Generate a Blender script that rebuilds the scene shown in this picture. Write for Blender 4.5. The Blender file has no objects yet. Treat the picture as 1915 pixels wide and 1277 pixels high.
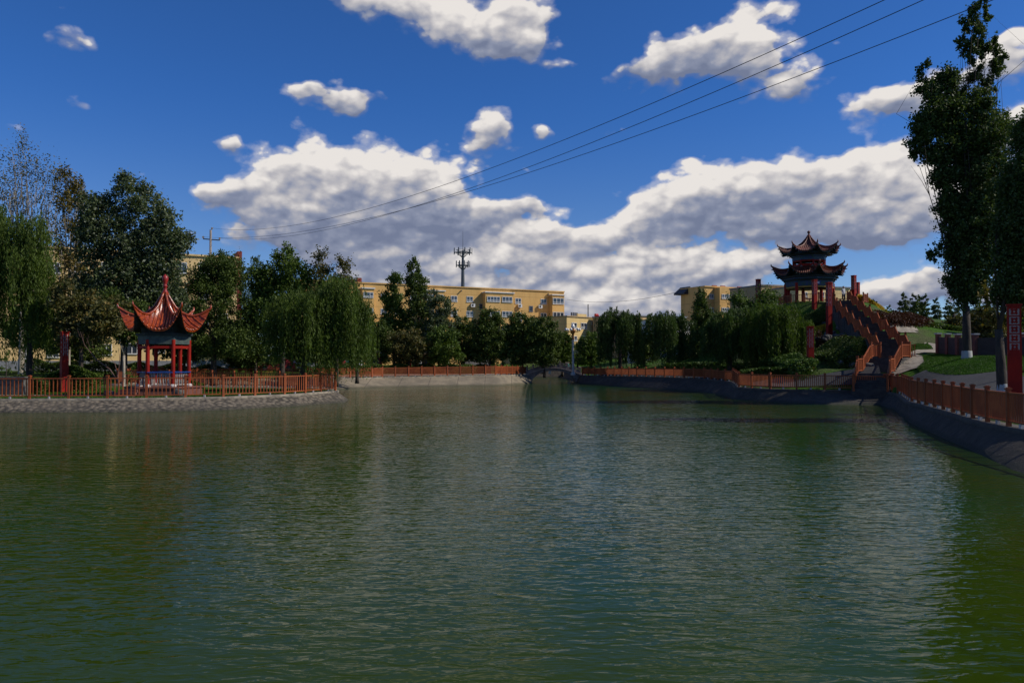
import bpy, math, random
import numpy as np
from mathutils import Vector
R = math.radians
rs = np.random.RandomState(7)
random.seed(7)
SC = bpy.context.scene
COL = SC.collection

# ---------------------------------------------------------------- camera
F = 1436.0
EYE = 3.0
PITCH = math.atan(33.5 / F)
cd = bpy.data.cameras.new('camera')
cam = bpy.data.objects.new('camera', cd)
COL.objects.link(cam)
cam.location = (0, 0, EYE)
cam.rotation_euler = (R(90) + PITCH, 0, 0)
cd.sensor_width = 36.0
cd.lens = F / 1915 * 36
cd.clip_start = 0.1
cd.clip_end = 8000
SC.camera = cam
_c, _s = math.cos(PITCH), math.sin(PITCH)

def ray(px, py):
    a = (px - 957.5) / F
    b = (638.5 - py) / F
    return np.array([a, _c - b * _s, _s + b * _c])

def P(px, py, D):
    d = ray(px, py)
    return np.array([0, 0, EYE]) + d * (D / d[1])

def GZ(px, py, z):
    d = ray(px, py)
    return np.array([0, 0, EYE]) + d * ((z - EYE) / d[2])

# ---------------------------------------------------------------- light
SUN_EL = R(40)
SUN_AZ = R(85)              # from straight behind the camera, round to the right
sdir = Vector((math.cos(SUN_EL) * math.sin(SUN_AZ), -math.cos(SUN_EL) * math.cos(SUN_AZ), math.sin(SUN_EL)))
sl = bpy.data.lights.new('sun', 'SUN')
sl.energy = 5.0
sl.angle = R(0.5)
sl.color = (1.0, 0.93, 0.82)
so = bpy.data.objects.new('sun', sl)
COL.objects.link(so)
so.rotation_euler = (-sdir).to_track_quat('-Z', 'Y').to_euler()
so.location = (30, -30, 60)

SC.view_settings.view_transform = 'Standard'
SC.view_settings.look = 'None'
SC.view_settings.gamma = 1
SC.view_settings.exposure = -0.3

# ---------------------------------------------------------------- world
W = bpy.data.worlds.new('World')
SC.world = W
W.use_nodes = True
W.cycles.sampling_method = 'MANUAL'
W.cycles.sample_map_resolution = 256
nt = W.node_tree
nt.nodes.clear()

class NG:
    def __init__(s, nt): s.nt = nt
    def n(s, t, **kw):
        x = s.nt.nodes.new(t)
        for k, v in kw.items(): setattr(x, k, v)
        return x
    def put(s, sock, v):
        if v is None: return
        if hasattr(v, 'links') or isinstance(v, bpy.types.NodeSocket): s.nt.links.new(v, sock)
        else: sock.default_value = v
    def m(s, op, a, b=None, c=None, clamp=False):
        x = s.n('ShaderNodeMath', operation=op); x.use_clamp = clamp
        s.put(x.inputs[0], a); s.put(x.inputs[1], b); s.put(x.inputs[2], c)
        return x.outputs[0]
    def v(s, op, a, b=None):
        x = s.n('ShaderNodeVectorMath', operation=op)
        s.put(x.inputs[0], a); s.put(x.inputs[1], b)
        return x.outputs['Value'] if op in ('DOT_PRODUCT', 'LENGTH') else x.outputs[0]
    def comb(s, a, b, c):
        x = s.n('ShaderNodeCombineXYZ')
        s.put(x.inputs[0], a); s.put(x.inputs[1], b); s.put(x.inputs[2], c)
        return x.outputs[0]
    def sep(s, a):
        x = s.n('ShaderNodeSeparateXYZ'); s.put(x.inputs[0], a); return x.outputs
    def noise(s, vec, scale, detail=4, rough=0.5, col=False, dist=0.0):
        x = s.n('ShaderNodeTexNoise')
        s.put(x.inputs['Vector'], vec); s.put(x.inputs['Scale'], scale)
        x.inputs['Detail'].default_value = detail; x.inputs['Roughness'].default_value = rough
        x.inputs['Distortion'].default_value = dist
        return x.outputs['Color'] if col else x.outputs[0]
    def rng(s, v, a, b, c=0.0, d=1.0, smooth=True):
        x = s.n('ShaderNodeMapRange')
        if smooth: x.interpolation_type = 'SMOOTHSTEP'
        s.put(x.inputs[0], v)
        for i, q in enumerate((a, b, c, d)): s.put(x.inputs[1 + i], q)
        return x.outputs[0]
    def mix(s, f, a, b, mode='MIX'):
        x = s.n('ShaderNodeMix', data_type='RGBA', blend_type=mode)
        s.put(x.inputs[0], f)
        for sock, q in ((x.inputs[6], a), (x.inputs[7], b)):
            if isinstance(q, (tuple, list)): q = tuple(q) + ((1,) if len(q) == 3 else ())
            s.put(sock, q)
        return x.outputs[2]

g = NG(nt)
sky = g.n('ShaderNodeTexSky', sky_type='NISHITA')
sky.sun_disc = False
sky.sun_elevation = SUN_EL
sky.sun_rotation = R(180) - SUN_AZ
sky.altitude = 800
sky.air_density = 0.75
sky.dust_density = 0.25
sky.ozone_density = 3.5
tc = g.n('ShaderNodeTexCoord').outputs['Generated']
dirn = g.v('NORMALIZE', tc)
sx, sy, sz = g.sep(dirn)
az = g.m('ARCTAN2', sx, sy)
el = g.m('ARCSINE', sz)
def azel(px, py):
    d = ray(px, py); d = d / np.linalg.norm(d)
    return math.atan2(d[0], d[1]), math.asin(d[2])
wn = g.noise(dirn, 14.0, 3, 0.55, col=True)
wv = g.v('MULTIPLY', g.v('SUBTRACT', wn, (0.5, 0.5, 0.5)), (0.045, 0.035, 0.0))
q = g.v('ADD', g.comb(az, el, 0.0), wv)
BL = [ # px, py, rx, ry, strength : the clouds of that day, by direction
 (560,-20,120,28,1),(760,5,120,50,1.1),(880,50,110,55,1.15),(955,85,75,32,1),(1050,112,50,12,.75),(980,20,60,50,.9),
 (1290,100,110,48,1.1),(1185,140,70,26,.9),(1400,108,110,55,1.1),(1470,165,75,42,1.1),(1430,20,70,24,.8),(1345,78,90,26,.8),
 (615,180,62,30,1.1),(672,192,40,26,1.05),(560,160,26,14,.9),(735,187,26,12,.7),(915,237,54,50,1.25),(1012,250,26,17,1.1),
 (128,72,50,36,.85),(150,190,34,30,.82),(425,272,28,26,.9),(340,84,34,14,.5),(20,235,40,10,.45),(260,140,40,14,.42),(1160,240,30,10,.45),(980,310,28,9,.5),
 (585,330,110,70,1.2),(490,360,75,50,1.1),(690,360,120,75,1.2),(800,350,110,68,1.2),(402,362,34,22,.8),(905,395,100,36,1),(985,388,42,18,.8),
 (610,415,200,40,1.0),(800,430,190,34,.9),(520,462,110,30,.8),(700,490,160,44,.85),(880,500,130,50,.95),(760,545,160,30,.8),
 (1420,345,130,55,1.2),(1560,340,140,60,1.25),(1690,330,110,75,1.2),(1225,400,70,55,1.15),(1305,370,90,52,1.1),(1120,440,110,42,1.1),
 (1460,425,230,46,1.1),(1660,410,120,48,1.1),(1040,455,70,28,.9),(1030,500,90,45,.9),(1150,520,140,40,.95),(1300,500,120,30,.9),(1420,490,110,22,.7),
 (1180,570,160,22,.75),(1670,545,90,34,.95),(1740,528,70,30,.9),(1620,560,60,30,.8),(1860,560,90,40,.9),(1000,560,130,26,.7),
 (1890,105,80,44,1.1),(1660,196,85,34,1.25),(1780,160,100,36,1.1),(1915,215,80,34,1),(1890,270,70,50,1),(1870,400,160,70,.9),(1890,75,26,12,.7),
 (1080,590,150,40,.95),(1200,610,200,36,.85),(900,600,200,40,.8),(1350,530,110,30,.8),(250,600,300,30,.5),(60,520,160,40,.4),
]
def vmadd(a, b, c):
    x = g.n('ShaderNodeVectorMath', operation='MULTIPLY_ADD')
    g.put(x.inputs[0], a); g.put(x.inputs[1], b); g.put(x.inputs[2], c)
    return x.outputs[0]
H = None
for (px, py, rx, ry, A) in BL:
    a, e = azel(px, py)
    a2, _ = azel(px + rx, py); _, e2 = azel(px, py - ry)
    ir = 1 / abs(a2 - a); ie = 1 / max(1e-4, abs(e2 - e))
    qq = q if H is None else vmadd(H, (1e-7, 1e-7, 0), q)
    v = vmadd(qq, (ir, ie, 0), (-a * ir, -e * ie, 1.0))
    gg = g.m('POWER', 1 / math.e, g.v('DOT_PRODUCT', v, v))
    gg = g.m('MULTIPLY', gg, A * math.e)
    H = vmadd(v, gg, H if H is not None else (0, 0, 0))
_, hac, acc = g.sep(H)
# loose clouds elsewhere in the sky (overhead, to the sides and behind)
side = g.m('MAXIMUM', g.rng(g.m('ABSOLUTE', az), 0.62, 0.9), g.rng(el, 0.46, 0.62))
side = g.m('MULTIPLY', side, g.rng(el, 0.02, 0.12))
loose = g.noise(g.v('MULTIPLY', dirn, (1, 1, 2.2)), 2.6, 3, 0.5)
acc2 = g.m('ADD', acc, g.m('MULTIPLY', side, g.rng(loose, 0.5, 0.68, 0.0, 1.0)))
dsq = g.v('MULTIPLY', dirn, (1, 1, 1.6))
f1 = g.noise(dsq, 24.0, 7, 0.58)
def puffs(vec, scale, det):
    vo = g.n('ShaderNodeTexVoronoi', feature='SMOOTH_F1')
    g.put(vo.inputs['Vector'], vec)
    vo.inputs['Scale'].default_value = scale
    vo.inputs['Smoothness'].default_value = 0.2
    vo.inputs['Detail'].default_value = det
    return g.m('SUBTRACT', 0.45, vo.outputs['Distance'])
wdir = g.v('ADD', dsq, g.v('MULTIPLY', wn, (0.03, 0.03, 0.03)))
billow = puffs(wdir, 24.0, 2.0)
LO = (-0.006, 0.0, 0.013)
billow2 = puffs(g.v('ADD', wdir, LO), 24.0, 1.0)
dens = g.m('ADD', acc2, g.m('ADD', g.m('MULTIPLY', g.m('SUBTRACT', f1, 0.5), 1.05), g.m('MULTIPLY', billow, 0.75)))
mask = g.rng(dens, 0.38, 0.64)
wisp = g.m('MULTIPLY', g.rng(dens, 0.18, 0.55), 0.4)
mask = g.m('MAXIMUM', mask, wisp)
rel = g.m('DIVIDE', hac, g.m('MAXIMUM', acc, 0.15))
f2 = g.noise(g.v('ADD', dsq, LO), 24.0, 6, 0.58)
b1 = g.noise(dsq, 5.5, 2, 0.5)
b2 = g.noise(g.v('ADD', dsq, (-0.015, 0, 0.045)), 5.5, 2, 0.5)
relief = g.m('ADD', g.m('MULTIPLY', g.m('SUBTRACT', f1, f2), 0.95), g.m('MULTIPLY', g.m('SUBTRACT', b1, b2), 1.6))
relief = g.m('ADD', relief, g.m('MULTIPLY', g.m('SUBTRACT', billow, billow2), 0.6))
thick = g.rng(dens, 0.8, 2.6, 0.0, 0.16)
lit = g.m('ADD', g.m('ADD', g.m('MULTIPLY', rel, 1.15), relief), g.m('SUBTRACT', g.m('MULTIPLY', billow, 0.3), thick))
lowgrey = g.rng(el, 0.03, 0.30, 0.12, 0.40, smooth=False)
lit = g.m('ADD', lit, lowgrey)
ramp = g.n('ShaderNodeValToRGB')
g.put(ramp.inputs[0], g.rng(lit, -0.6, 0.55, smooth=False))
cr = ramp.color_ramp
cr.elements[0].position = 0.0; cr.elements[0].color = (0.21, 0.25, 0.38, 1)
cr.elements[1].position = 1.0; cr.elements[1].color = (1.0, 0.95, 0.91, 1)
e = cr.elements.new(0.3); e.color = (0.31, 0.35, 0.48, 1)
e = cr.elements.new(0.6); e.color = (0.58, 0.57, 0.61, 1)
SKYK = 0.106
tint = g.mix(1.0, sky.outputs[0], g.mix(g.rng(el, 0.02, 0.34), (0.9, 1.0, 1.12), (0.40, 0.87, 1.44)), 'MULTIPLY')
skyc = g.mix(1.0, tint, (SKYK, SKYK, SKYK), 'MULTIPLY')
cloudc = g.mix(1.0, ramp.outputs[0], (1.0, 1.0, 1.0), 'MULTIPLY')
allc = g.mix(mask, skyc, cloudc)
bg = g.n('ShaderNodeBackground')
g.put(bg.inputs[0], allc); bg.inputs[1].default_value = 1.0
out = g.n('ShaderNodeOutputWorld')
nt.links.new(bg.outputs[0], out.inputs[0])

# ---------------------------------------------------------------- materials
MATS = {}
def mat(name, col, rough=0.8, col2=None, nscale=3.0, bump=0.0, bscale=20.0, metal=0.0, spec=0.5, detail=5, lines=None, coat=0.0, stretch=(1, 1, 1), vary=0):
    if name in MATS: return MATS[name]
    M = bpy.data.materials.new(name); M.use_nodes = True
    g = NG(M.node_tree); b = M.node_tree.nodes['Principled BSDF']
    tc = g.n('ShaderNodeTexCoord').outputs['Object']
    tv = g.v('MULTIPLY', tc, stretch)
    c2 = col2 or tuple(x * 0.72 for x in col)
    f = g.rng(g.noise(tv, nscale, detail, 0.6), 0.35, 0.65)
    cc = g.mix(f, c2, col)
    if lines:  # thin dark line per storey paints the shadow line of a facade course
        z = g.sep(tc)[2]
        fr = g.m('FRACT', g.m('DIVIDE', z, lines))
        cc = g.mix(g.m('GREATER_THAN', fr, 0.975), cc, tuple(x * 0.6 for x in col))
    if vary:
        rn = g.n('ShaderNodeObjectInfo').outputs['Random']
        cc = g.mix(g.m('MULTIPLY', rn, vary), cc, tuple(x * 0.45 for x in col))
    g.put(b.inputs['Base Color'], cc)
    b.inputs['Roughness'].default_value = rough
    b.inputs['Metallic'].default_value = metal
    b.inputs['Specular IOR Level'].default_value = spec
    b.inputs['Coat Weight'].default_value = coat
    if bump:
        bp = g.n('ShaderNodeBump'); bp.inputs['Strength'].default_value = bump
        bp.inputs['Distance'].default_value = 0.05
        g.put(bp.inputs['Height'], g.noise(tv, bscale, 6, 0.6))
        g.put(b.inputs['Normal'], bp.outputs[0])
    MATS[name] = M
    return M

def leafmat(name, c1, c2, c3=None, trans=0.25):
    if name in MATS: return MATS[name]
    M = bpy.data.materials.new(name); M.use_nodes = True
    g = NG(M.node_tree); b = M.node_tree.nodes['Principled BSDF']
    rnd = g.n('ShaderNodeNewGeometry').outputs['Random Per Island']
    tc = g.n('ShaderNodeTexCoord').outputs['Object']
    big = g.rng(g.noise(tc, 0.45, 3, 0.6), 0.35, 0.65)
    cc = g.mix(rnd, c1, c2)
    cc = g.mix(g.m('MULTIPLY', big, 0.5), cc, tuple(x * 0.55 for x in c1))
    if c3: cc = g.mix(g.m('GREATER_THAN', rnd, 0.86), cc, c3)
    g.put(b.inputs['Base Color'], cc)
    b.inputs['Roughness'].default_value = 0.6
    b.inputs['Specular IOR Level'].default_value = 0.25
    t = g.n('ShaderNodeBsdfTranslucent'); g.put(t.inputs[0], g.mix(1.0, cc, (1.1, 1.2, 0.5), 'MULTIPLY'))
    mx = g.n('ShaderNodeMixShader'); mx.inputs[0].default_value = trans
    o = M.node_tree.nodes['Material Output']
    M.node_tree.links.new(b.outputs[0], mx.inputs[1]); M.node_tree.links.new(t.outputs[0], mx.inputs[2])
    M.node_tree.links.new(mx.outputs[0], o.inputs[0])
    MATS[name] = M
    return M

m_fence = mat('fence_paint', (0.42, 0.11, 0.030), 0.6, (0.27, 0.062, 0.02), 1.3, detail=8, spec=.3, vary=.7)
m_foot = mat('footing_concrete', (0.5, 0.46, 0.42), 0.9)
m_red = mat('red_paint', (0.31, 0.012, 0.004), 0.6, (0.2, 0.008, 0.004), 1.2, spec=.2)
m_tile = mat('glazed_tile', (0.36, 0.062, 0.010), 0.28, (0.15, 0.022, 0.006), 5.0, bump=0.25, bscale=9, coat=0.3)
m_tile2 = mat('brown_tile', (0.17, 0.04, 0.018), 0.5, (0.085, 0.022, 0.012), 4.0, bump=0.3, bscale=9)
m_under = mat('dark_eave_wood', (0.03, 0.035, 0.03), 0.8, (0.015, 0.02, 0.02), 6)  # dark wood tone for eave undersides, brackets and skirts
m_paint = mat('painted_frieze', (0.012, 0.03, 0.11), 0.6, (0.02, 0.06, 0.035), 5, detail=1)
m_gold = mat('ochre_paint', (0.42, 0.24, 0.03), 0.6)
m_blue = mat('blue_rail', (0.01, 0.06, 0.25), 0.45)
m_white = mat('white_paint', (0.72, 0.71, 0.68), 0.6, (0.58, 0.57, 0.55))
m_plinth = mat('red_stone_plinth', (0.17, 0.06, 0.045), 0.85, (0.11, 0.045, 0.035), 3, bump=.3)
m_yel = mat('ochre_render', (0.66, 0.40, 0.135), 0.9, (0.57, 0.34, 0.11), 0.9, stretch=(1, 1, .22), lines=2.95)
m_cream = mat('cream_render', (0.68, 0.49, 0.21), 0.9, (0.58, 0.41, 0.17), 0.9, stretch=(1, 1, .22), lines=2.95)
m_pale = mat('pale_yellow_render', (0.78, 0.56, 0.26), 0.9, (0.70, 0.49, 0.22), 0.9, stretch=(1, 1, .22), lines=3.0)
m_tan = mat('tan_render', (0.42, 0.3, 0.15), 0.9, (0.36, 0.25, 0.13), 0.5)
m_brick = mat('red_brown_render', (0.28, 0.05, 0.035), 0.9)
m_grey = mat('grey_render', (0.22, 0.23, 0.25), 0.9)
m_glass = mat('dark_glass', (0.02, 0.03, 0.045), 0.08, (0.05, 0.06, 0.08), 0.8, spec=0.8)
m_dark = mat('dark_metal', (0.03, 0.03, 0.035), 0.6)
m_steel = mat('grey_steel', (0.09, 0.1, 0.11), 0.5)
m_bark = mat('dark_bark', (0.06, 0.045, 0.03), 0.95, (0.03, 0.022, 0.016), 6, bump=.5, stretch=(1, 1, .3))
m_pbark = mat('pale_bark', (0.36, 0.32, 0.26), 0.9, (0.2, 0.17, 0.13), 5, bump=.3, stretch=(1, 1, .3))
m_wash = mat('whitewash', (0.3, 0.31, 0.29), 0.9, (0.38, 0.38, 0.35), 5)
m_conc = mat('pole_concrete', (0.34, 0.3, 0.27), 0.9)
m_rock = mat('rock', (0.12, 0.115, 0.10), 0.9, (0.055, 0.05, 0.045), 4, bump=.6, bscale=6)
m_step = mat('dark_steps', (0.06, 0.055, 0.05), 0.9, (0.035, 0.03, 0.03), 3)
m_brstone = mat('bridge_stone', (0.23, 0.19, 0.17), 0.9, (0.13, 0.1, 0.09), 3, bump=.5, bscale=10)
m_glo = mat('white_globe', (0.8, 0.8, 0.78), 0.25)
m_asph = mat('asphalt', (0.032, 0.032, 0.034), 0.95, (0.021, 0.021, 0.023), 4, bump=.3, bscale=30)
m_pave = mat('pale_path_stone', (0.3, 0.26, 0.2), 0.95, (0.17, 0.145, 0.11), 2.5, bump=.6, bscale=8)

# ground: grass, worn earth and leaf litter
def ground_mat():
    M = bpy.data.materials.new('ground_cover'); M.use_nodes = True
    g = NG(M.node_tree); b = M.node_tree.nodes['Principled BSDF']
    tc = g.n('ShaderNodeTexCoord').outputs['Object']
    a = g.rng(g.noise(tc, 0.16, 5, 0.62), 0.42, 0.62)
    d = g.noise(tc, 5.0, 5, 0.7)
    gr = g.mix(g.rng(d, 0.35, 0.65), (0.022, 0.058, 0.005), (0.055, 0.125, 0.010))
    ea = g.mix(g.rng(d, 0.35, 0.65), (0.05, 0.04, 0.026), (0.11, 0.085, 0.055))
    g.put(b.inputs['Base Color'], g.mix(g.m('MULTIPLY', a, 0.6), gr, ea))
    b.inputs['Roughness'].default_value = 0.95
    b.inputs['Specular IOR Level'].default_value = 0.1
    bp = g.n('ShaderNodeBump'); bp.inputs['Strength'].default_value = 0.7; bp.inputs['Distance'].default_value = 0.12
    g.put(bp.inputs['Height'], g.noise(tc, 9, 5, 0.7)); g.put(b.inputs['Normal'], bp.outputs[0])
    return M

def bank_mat():
    M = bpy.data.materials.new('embankment_stone'); M.use_nodes = True
    g = NG(M.node_tree); b = M.node_tree.nodes['Principled BSDF']
    tc = g.n('ShaderNodeTexCoord').outputs['Object']
    vo = g.n('ShaderNodeTexVoronoi'); g.put(vo.inputs['Vector'], g.v('MULTIPLY', tc, (1, 1, 1.5))); vo.inputs['Scale'].default_value = 3.4
    ds = vo.outputs['Distance']
    stain = g.rng(g.noise(tc, 0.5, 6, 0.65), 0.35, 0.7)
    c = g.mix(g.rng(ds, 0.3, 0.7), (0.17, 0.14, 0.10), (0.045, 0.038, 0.027))
    c = g.mix(g.m('MULTIPLY', stain, 0.6), c, (0.11, 0.09, 0.065))
    wet = g.rng(g.sep(tc)[2], 0.05, 0.22, 1.0, 0.0)
    c = g.mix(g.m('MULTIPLY', wet, 0.75), c, (0.035, 0.032, 0.018))
    g.put(b.inputs['Base Color'], c); b.inputs['Roughness'].default_value = 0.9
    bp = g.n('ShaderNodeBump'); bp.inputs['Strength'].default_value = 0.9; bp.inputs['Distance'].default_value = 0.12
    g.put(bp.inputs['Height'], g.m('ADD', g.m('SUBTRACT', 1.0, ds), g.m('MULTIPLY', g.noise(tc, 12, 5, .6), .35)))
    g.put(b.inputs['Normal'], bp.outputs[0])
    return M

def concbank_mat():
    M = bpy.data.materials.new('embankment_concrete'); M.use_nodes = True
    g = NG(M.node_tree); b = M.node_tree.nodes['Principled BSDF']
    tc = g.n('ShaderNodeTexCoord').outputs['Object']
    n1 = g.rng(g.noise(tc, 0.7, 6, 0.65), 0.35, 0.65)
    n2 = g.rng(g.noise(tc, 6, 5, 0.7), 0.3, 0.7)
    c = g.mix(n1, (0.27, 0.22, 0.145), (0.15, 0.125, 0.085))
    c = g.mix(g.m('MULTIPLY', n2, 0.45), c, (0.13, 0.11, 0.08))
    fr = g.m('FRACT', g.m('DIVIDE', g.sep(tc)[0], 3.1))
    c = g.mix(g.m('MULTIPLY', g.m('GREATER_THAN', fr, 0.975), .7), c, (0.06, 0.05, 0.04))
    wet = g.rng(g.sep(tc)[2], 0.04, 0.25, 1.0, 0.0)
    c = g.mix(g.m('MULTIPLY', wet, 0.7), c, (0.05, 0.045, 0.02))
    g.put(b.inputs['Base Color'], c); b.inputs['Roughness'].default_value = 0.9
    bp = g.n('ShaderNodeBump'); bp.inputs['Strength'].default_value = 0.6; bp.inputs['Distance'].default_value = 0.06
    g.put(bp.inputs['Height'], g.noise(tc, 9, 6, .65)); g.put(b.inputs['Normal'], bp.outputs[0])
    return M

def water_mat():
    M = bpy.data.materials.new('pond_water'); M.use_nodes = True
    g = NG(M.node_tree); b = M.node_tree.nodes['Principled BSDF']
    tc = g.n('ShaderNodeTexCoord').outputs['Object']
    n = g.rng(g.noise(tc, 0.035, 4, 0.6), 0.4, 0.6)
    g.put(b.inputs['Base Color'], g.mix(n, (0.025, 0.042, 0.0025), (0.011, 0.042, 0.008)))
    b.inputs['Roughness'].default_value = 0.04
    b.inputs['IOR'].default_value = 1.33; b.inputs['Specular IOR Level'].default_value = 0.145; b.inputs['Specular Tint'].default_value = (0.95, 1.0, 0.72, 1)
    # ripples run across the view, driven by a light wind; calmer patches between
    wv = g.v('MULTIPLY', tc, (0.5, 1.15, 1.0))
    calm = g.rng(g.noise(g.v('MULTIPLY', tc, (1, .6, 1)), 0.09, 4, 0.6), 0.36, 0.64, 0.55, 1.0)
    a = g.noise(wv, 4.4, 2, 0.5, dist=0.5)
    c = g.noise(g.v('ADD', g.v('MULTIPLY', tc, (0.35, 0.9, 1)), (7.3, 2.1, 0)), 6.5, 2, 0.5, dist=0.5)
    l = g.noise(wv, 0.55, 2, 0.5)
    h = g.m('ADD', g.m('ADD', g.m('MULTIPLY', a, 0.55), g.m('MULTIPLY', c, 0.22)), g.m('MULTIPLY', l, 0.5))
    bp = g.n('ShaderNodeBump'); bp.inputs['Strength'].default_value = 1.0
    bp.inputs['Distance'].default_value = 0.056
    g.put(bp.inputs['Height'], g.m('MULTIPLY', h, calm)); g.put(b.inputs['Normal'], bp.outputs[0])
    return M

# ---------------------------------------------------------------- mesh helpers
class MB:
    def __init__(s): s.v = []; s.f = []
    def add(s, vs, fs):
        o = len(s.v); s.v += [tuple(map(float, p)) for p in vs]; s.f += [tuple(i + o for i in f) for f in fs]
    def box(s, c, size, rz=0.0):
        hx, hy, hz = size[0] / 2, size[1] / 2, size[2] / 2
        ca, sa = math.cos(rz), math.sin(rz)
        vs = []
        for z in (-hz, hz):
            for x, y in ((-hx, -hy), (hx, -hy), (hx, hy), (-hx, hy)):
                vs.append((c[0] + x * ca - y * sa, c[1] + x * sa + y * ca, c[2] + z))
        s.add(vs, [(0, 3, 2, 1), (4, 5, 6, 7), (0, 1, 5, 4), (1, 2, 6, 5), (2, 3, 7, 6), (3, 0, 4, 7)])
    def bar(s, a, b, w, h=None):          # rectangular bar between two points
        a = Vector(a); b = Vector(b); h = h or w
        d = (b - a).normalized()
        side = d.cross(Vector((0, 0, 1)))
        if side.length < 1e-3: side = Vector((1, 0, 0))
        side.normalize(); up = side.cross(d)
        vs = []
        for p in (a, b):
            for i, j in ((-1, -1), (1, -1), (1, 1), (-1, 1)):
                vs.append(p + side * (w / 2 * i) + up * (h / 2 * j))
        s.add(vs, [(0, 1, 2, 3), (7, 6, 5, 4), (0, 4, 5, 1), (1, 5, 6, 2), (2, 6, 7, 3), (3, 7, 4, 0)])
    def tube(s, pts, rad, seg=6):
        pts = [Vector(p) for p in pts]
        if not hasattr(rad, '__len__'): rad = [rad] * len(pts)
        vs = []
        for i, p in enumerate(pts):
            d = (pts[min(i + 1, len(pts) - 1)] - pts[max(i - 1, 0)]).normalized()
            a = d.cross(Vector((0.31, 0.95, 0.07)))
            if a.length < .1: a = d.cross(Vector((1, 0, 0)))
            a.normalize(); b = d.cross(a)
            for k in range(seg):
                t = 2 * math.pi * k / seg
                vs.append(p + (a * math.cos(t) + b * math.sin(t)) * rad[i])
        fs = []
        for i in range(len(pts) - 1):
            for k in range(seg):
                k2 = (k + 1) % seg
                fs.append((i * seg + k, i * seg + k2, (i + 1) * seg + k2, (i + 1) * seg + k))
        fs.append(tuple(range(seg))[::-1]); fs.append(tuple((len(pts) - 1) * seg + k for k in range(seg)))
        s.add(vs, fs)
    def lathe(s, prof, c=(0, 0, 0), seg=12):
        vs = []; fs = []
        for r, z in prof:
            for k in range(seg):
                t = 2 * math.pi * k / seg
                vs.append((c[0] + r * math.cos(t), c[1] + r * math.sin(t), c[2] + z))
        for i in range(len(prof) - 1):
            for k in range(seg):
                k2 = (k + 1) % seg
                fs.append((i * seg + k, i * seg + k2, (i + 1) * seg + k2, (i + 1) * seg + k))
        fs.append(tuple(range(seg))[::-1]); fs.append(tuple((len(prof) - 1) * seg + k for k in range(seg)))
        s.add(vs, fs)
    def prism(s, poly, z0, z1):
        n = len(poly)
        s.add([(x, y, z0) for x, y in poly] + [(x, y, z1) for x, y in poly],
              [tuple(range(n))[::-1], tuple(range(n, 2 * n))] + [(i, (i + 1) % n, n + (i + 1) % n, n + i) for i in range(n)])
    def build(s, name, m, parent=None, org=(0, 0, 0), smooth=False):
        me = bpy.data.meshes.new(name)
        me.from_pydata([(a - org[0], b - org[1], c - org[2]) for a, b, c in s.v], [], s.f)
        if m: me.materials.append(m)
        if smooth: me.polygons.foreach_set('use_smooth', [True] * len(me.polygons))
        me.update()
        o = bpy.data.objects.new(name, me); COL.objects.link(o)
        if parent: o.parent = parent
        return o

def tag(o, label, cat, group=None):
    o['label'] = label; o['category'] = cat
    if group: o['group'] = group
    return o
def thing(name, label, cat, loc=(0, 0, 0), rz=0.0, group=None):
    o = bpy.data.objects.new(name, None); COL.objects.link(o)
    o.location = tuple(float(a) for a in loc); o.rotation_euler = (0, 0, rz); o.empty_display_size = 0.3
    return tag(o, label, cat, group)
def struct(o, kind='structure'):
    o['kind'] = kind; return o
def copy_tree(o, parent=None):
    c = o.copy(); COL.objects.link(c); c.parent = parent
    for ch in list(o.children): copy_tree(ch, c)
    return c
def fast_mesh(name, V, faces, m, parent=None, smooth=False):
    V = np.asarray(V, dtype=np.float32); faces = np.asarray(faces, dtype=np.int32)
    k = faces.shape[1]
    me = bpy.data.meshes.new(name)
    me.vertices.add(len(V)); me.vertices.foreach_set('co', V.ravel())
    me.loops.add(faces.size); me.loops.foreach_set('vertex_index', faces.ravel())
    me.polygons.add(len(faces)); me.polygons.foreach_set('loop_start', np.arange(0, faces.size, k, dtype=np.int32))
    if smooth: me.polygons.foreach_set('use_smooth', np.ones(len(faces), dtype=bool))
    me.materials.append(m); me.update(calc_edges=True); me.validate()
    o = bpy.data.objects.new(name, me); COL.objects.link(o)
    if parent: o.parent = parent
    return o

# ---------------------------------------------------------------- shoreline
# (water px, py) and (bank-top px, py, height) pairs, turned into points on the ground
S = []
def sp(wx, wy, fx, fy, gz):
    w = GZ(wx, wy, 0.0); f = GZ(fx, fy, gz); S.append((w[0], w[1], f[0], f[1], gz))
def sw(wx, wy, fx, fy, gz): S.append((wx, wy, fx, fy, gz))
sw(-48, 43, -50, 44.5, .63)
sp(-300, 772, -300, 748.5, .63)
sp(0, 772, 0, 748.5, .63)
sp(240, 771, 240, 747, .63)
sp(420, 767, 420, 744, .63)
sp(560, 759, 555, 738.5, .63)
sp(647, 752, 632, 732, .63)
TIP = len(S) - 1
sw(-12.2, 57.5, -13.6, 59.0, .66)
sw(-14.5, 62.5, -15.5, 61.5, .66)
sw(-24, 65.5, -24, 64, .7)
sw(-33, 68, -34.5, 67, .8)
sw(-33, 75, -34.5, 76, .9)
sw(-26, 77, -27, 79.5, .95)
FARI = len(S)
sp(640, 727, 640, 708, .95)
sp(720, 724, 720, 706, .95)
sp(870, 721.5, 850, 703.5, 1.03)
sp(940, 720.5, 925, 702, 1.09)
sw(2.6, 98, 2.2, 100.5, .95)
FARJ = len(S) - 1
sw(2.2, 112, 1.0, 112, 1.0)
sw(2.0, 128, 1.0, 129, 1.1)
sw(8.0, 128, 9.0, 129, 1.1)
sw(8.4, 112, 9.4, 112, 1.0)
RI = len(S)
sp(1083, 717.5, 1086, 702.5, .95)
sp(1180, 724.5, 1180, 704.5, 1.08)
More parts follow.
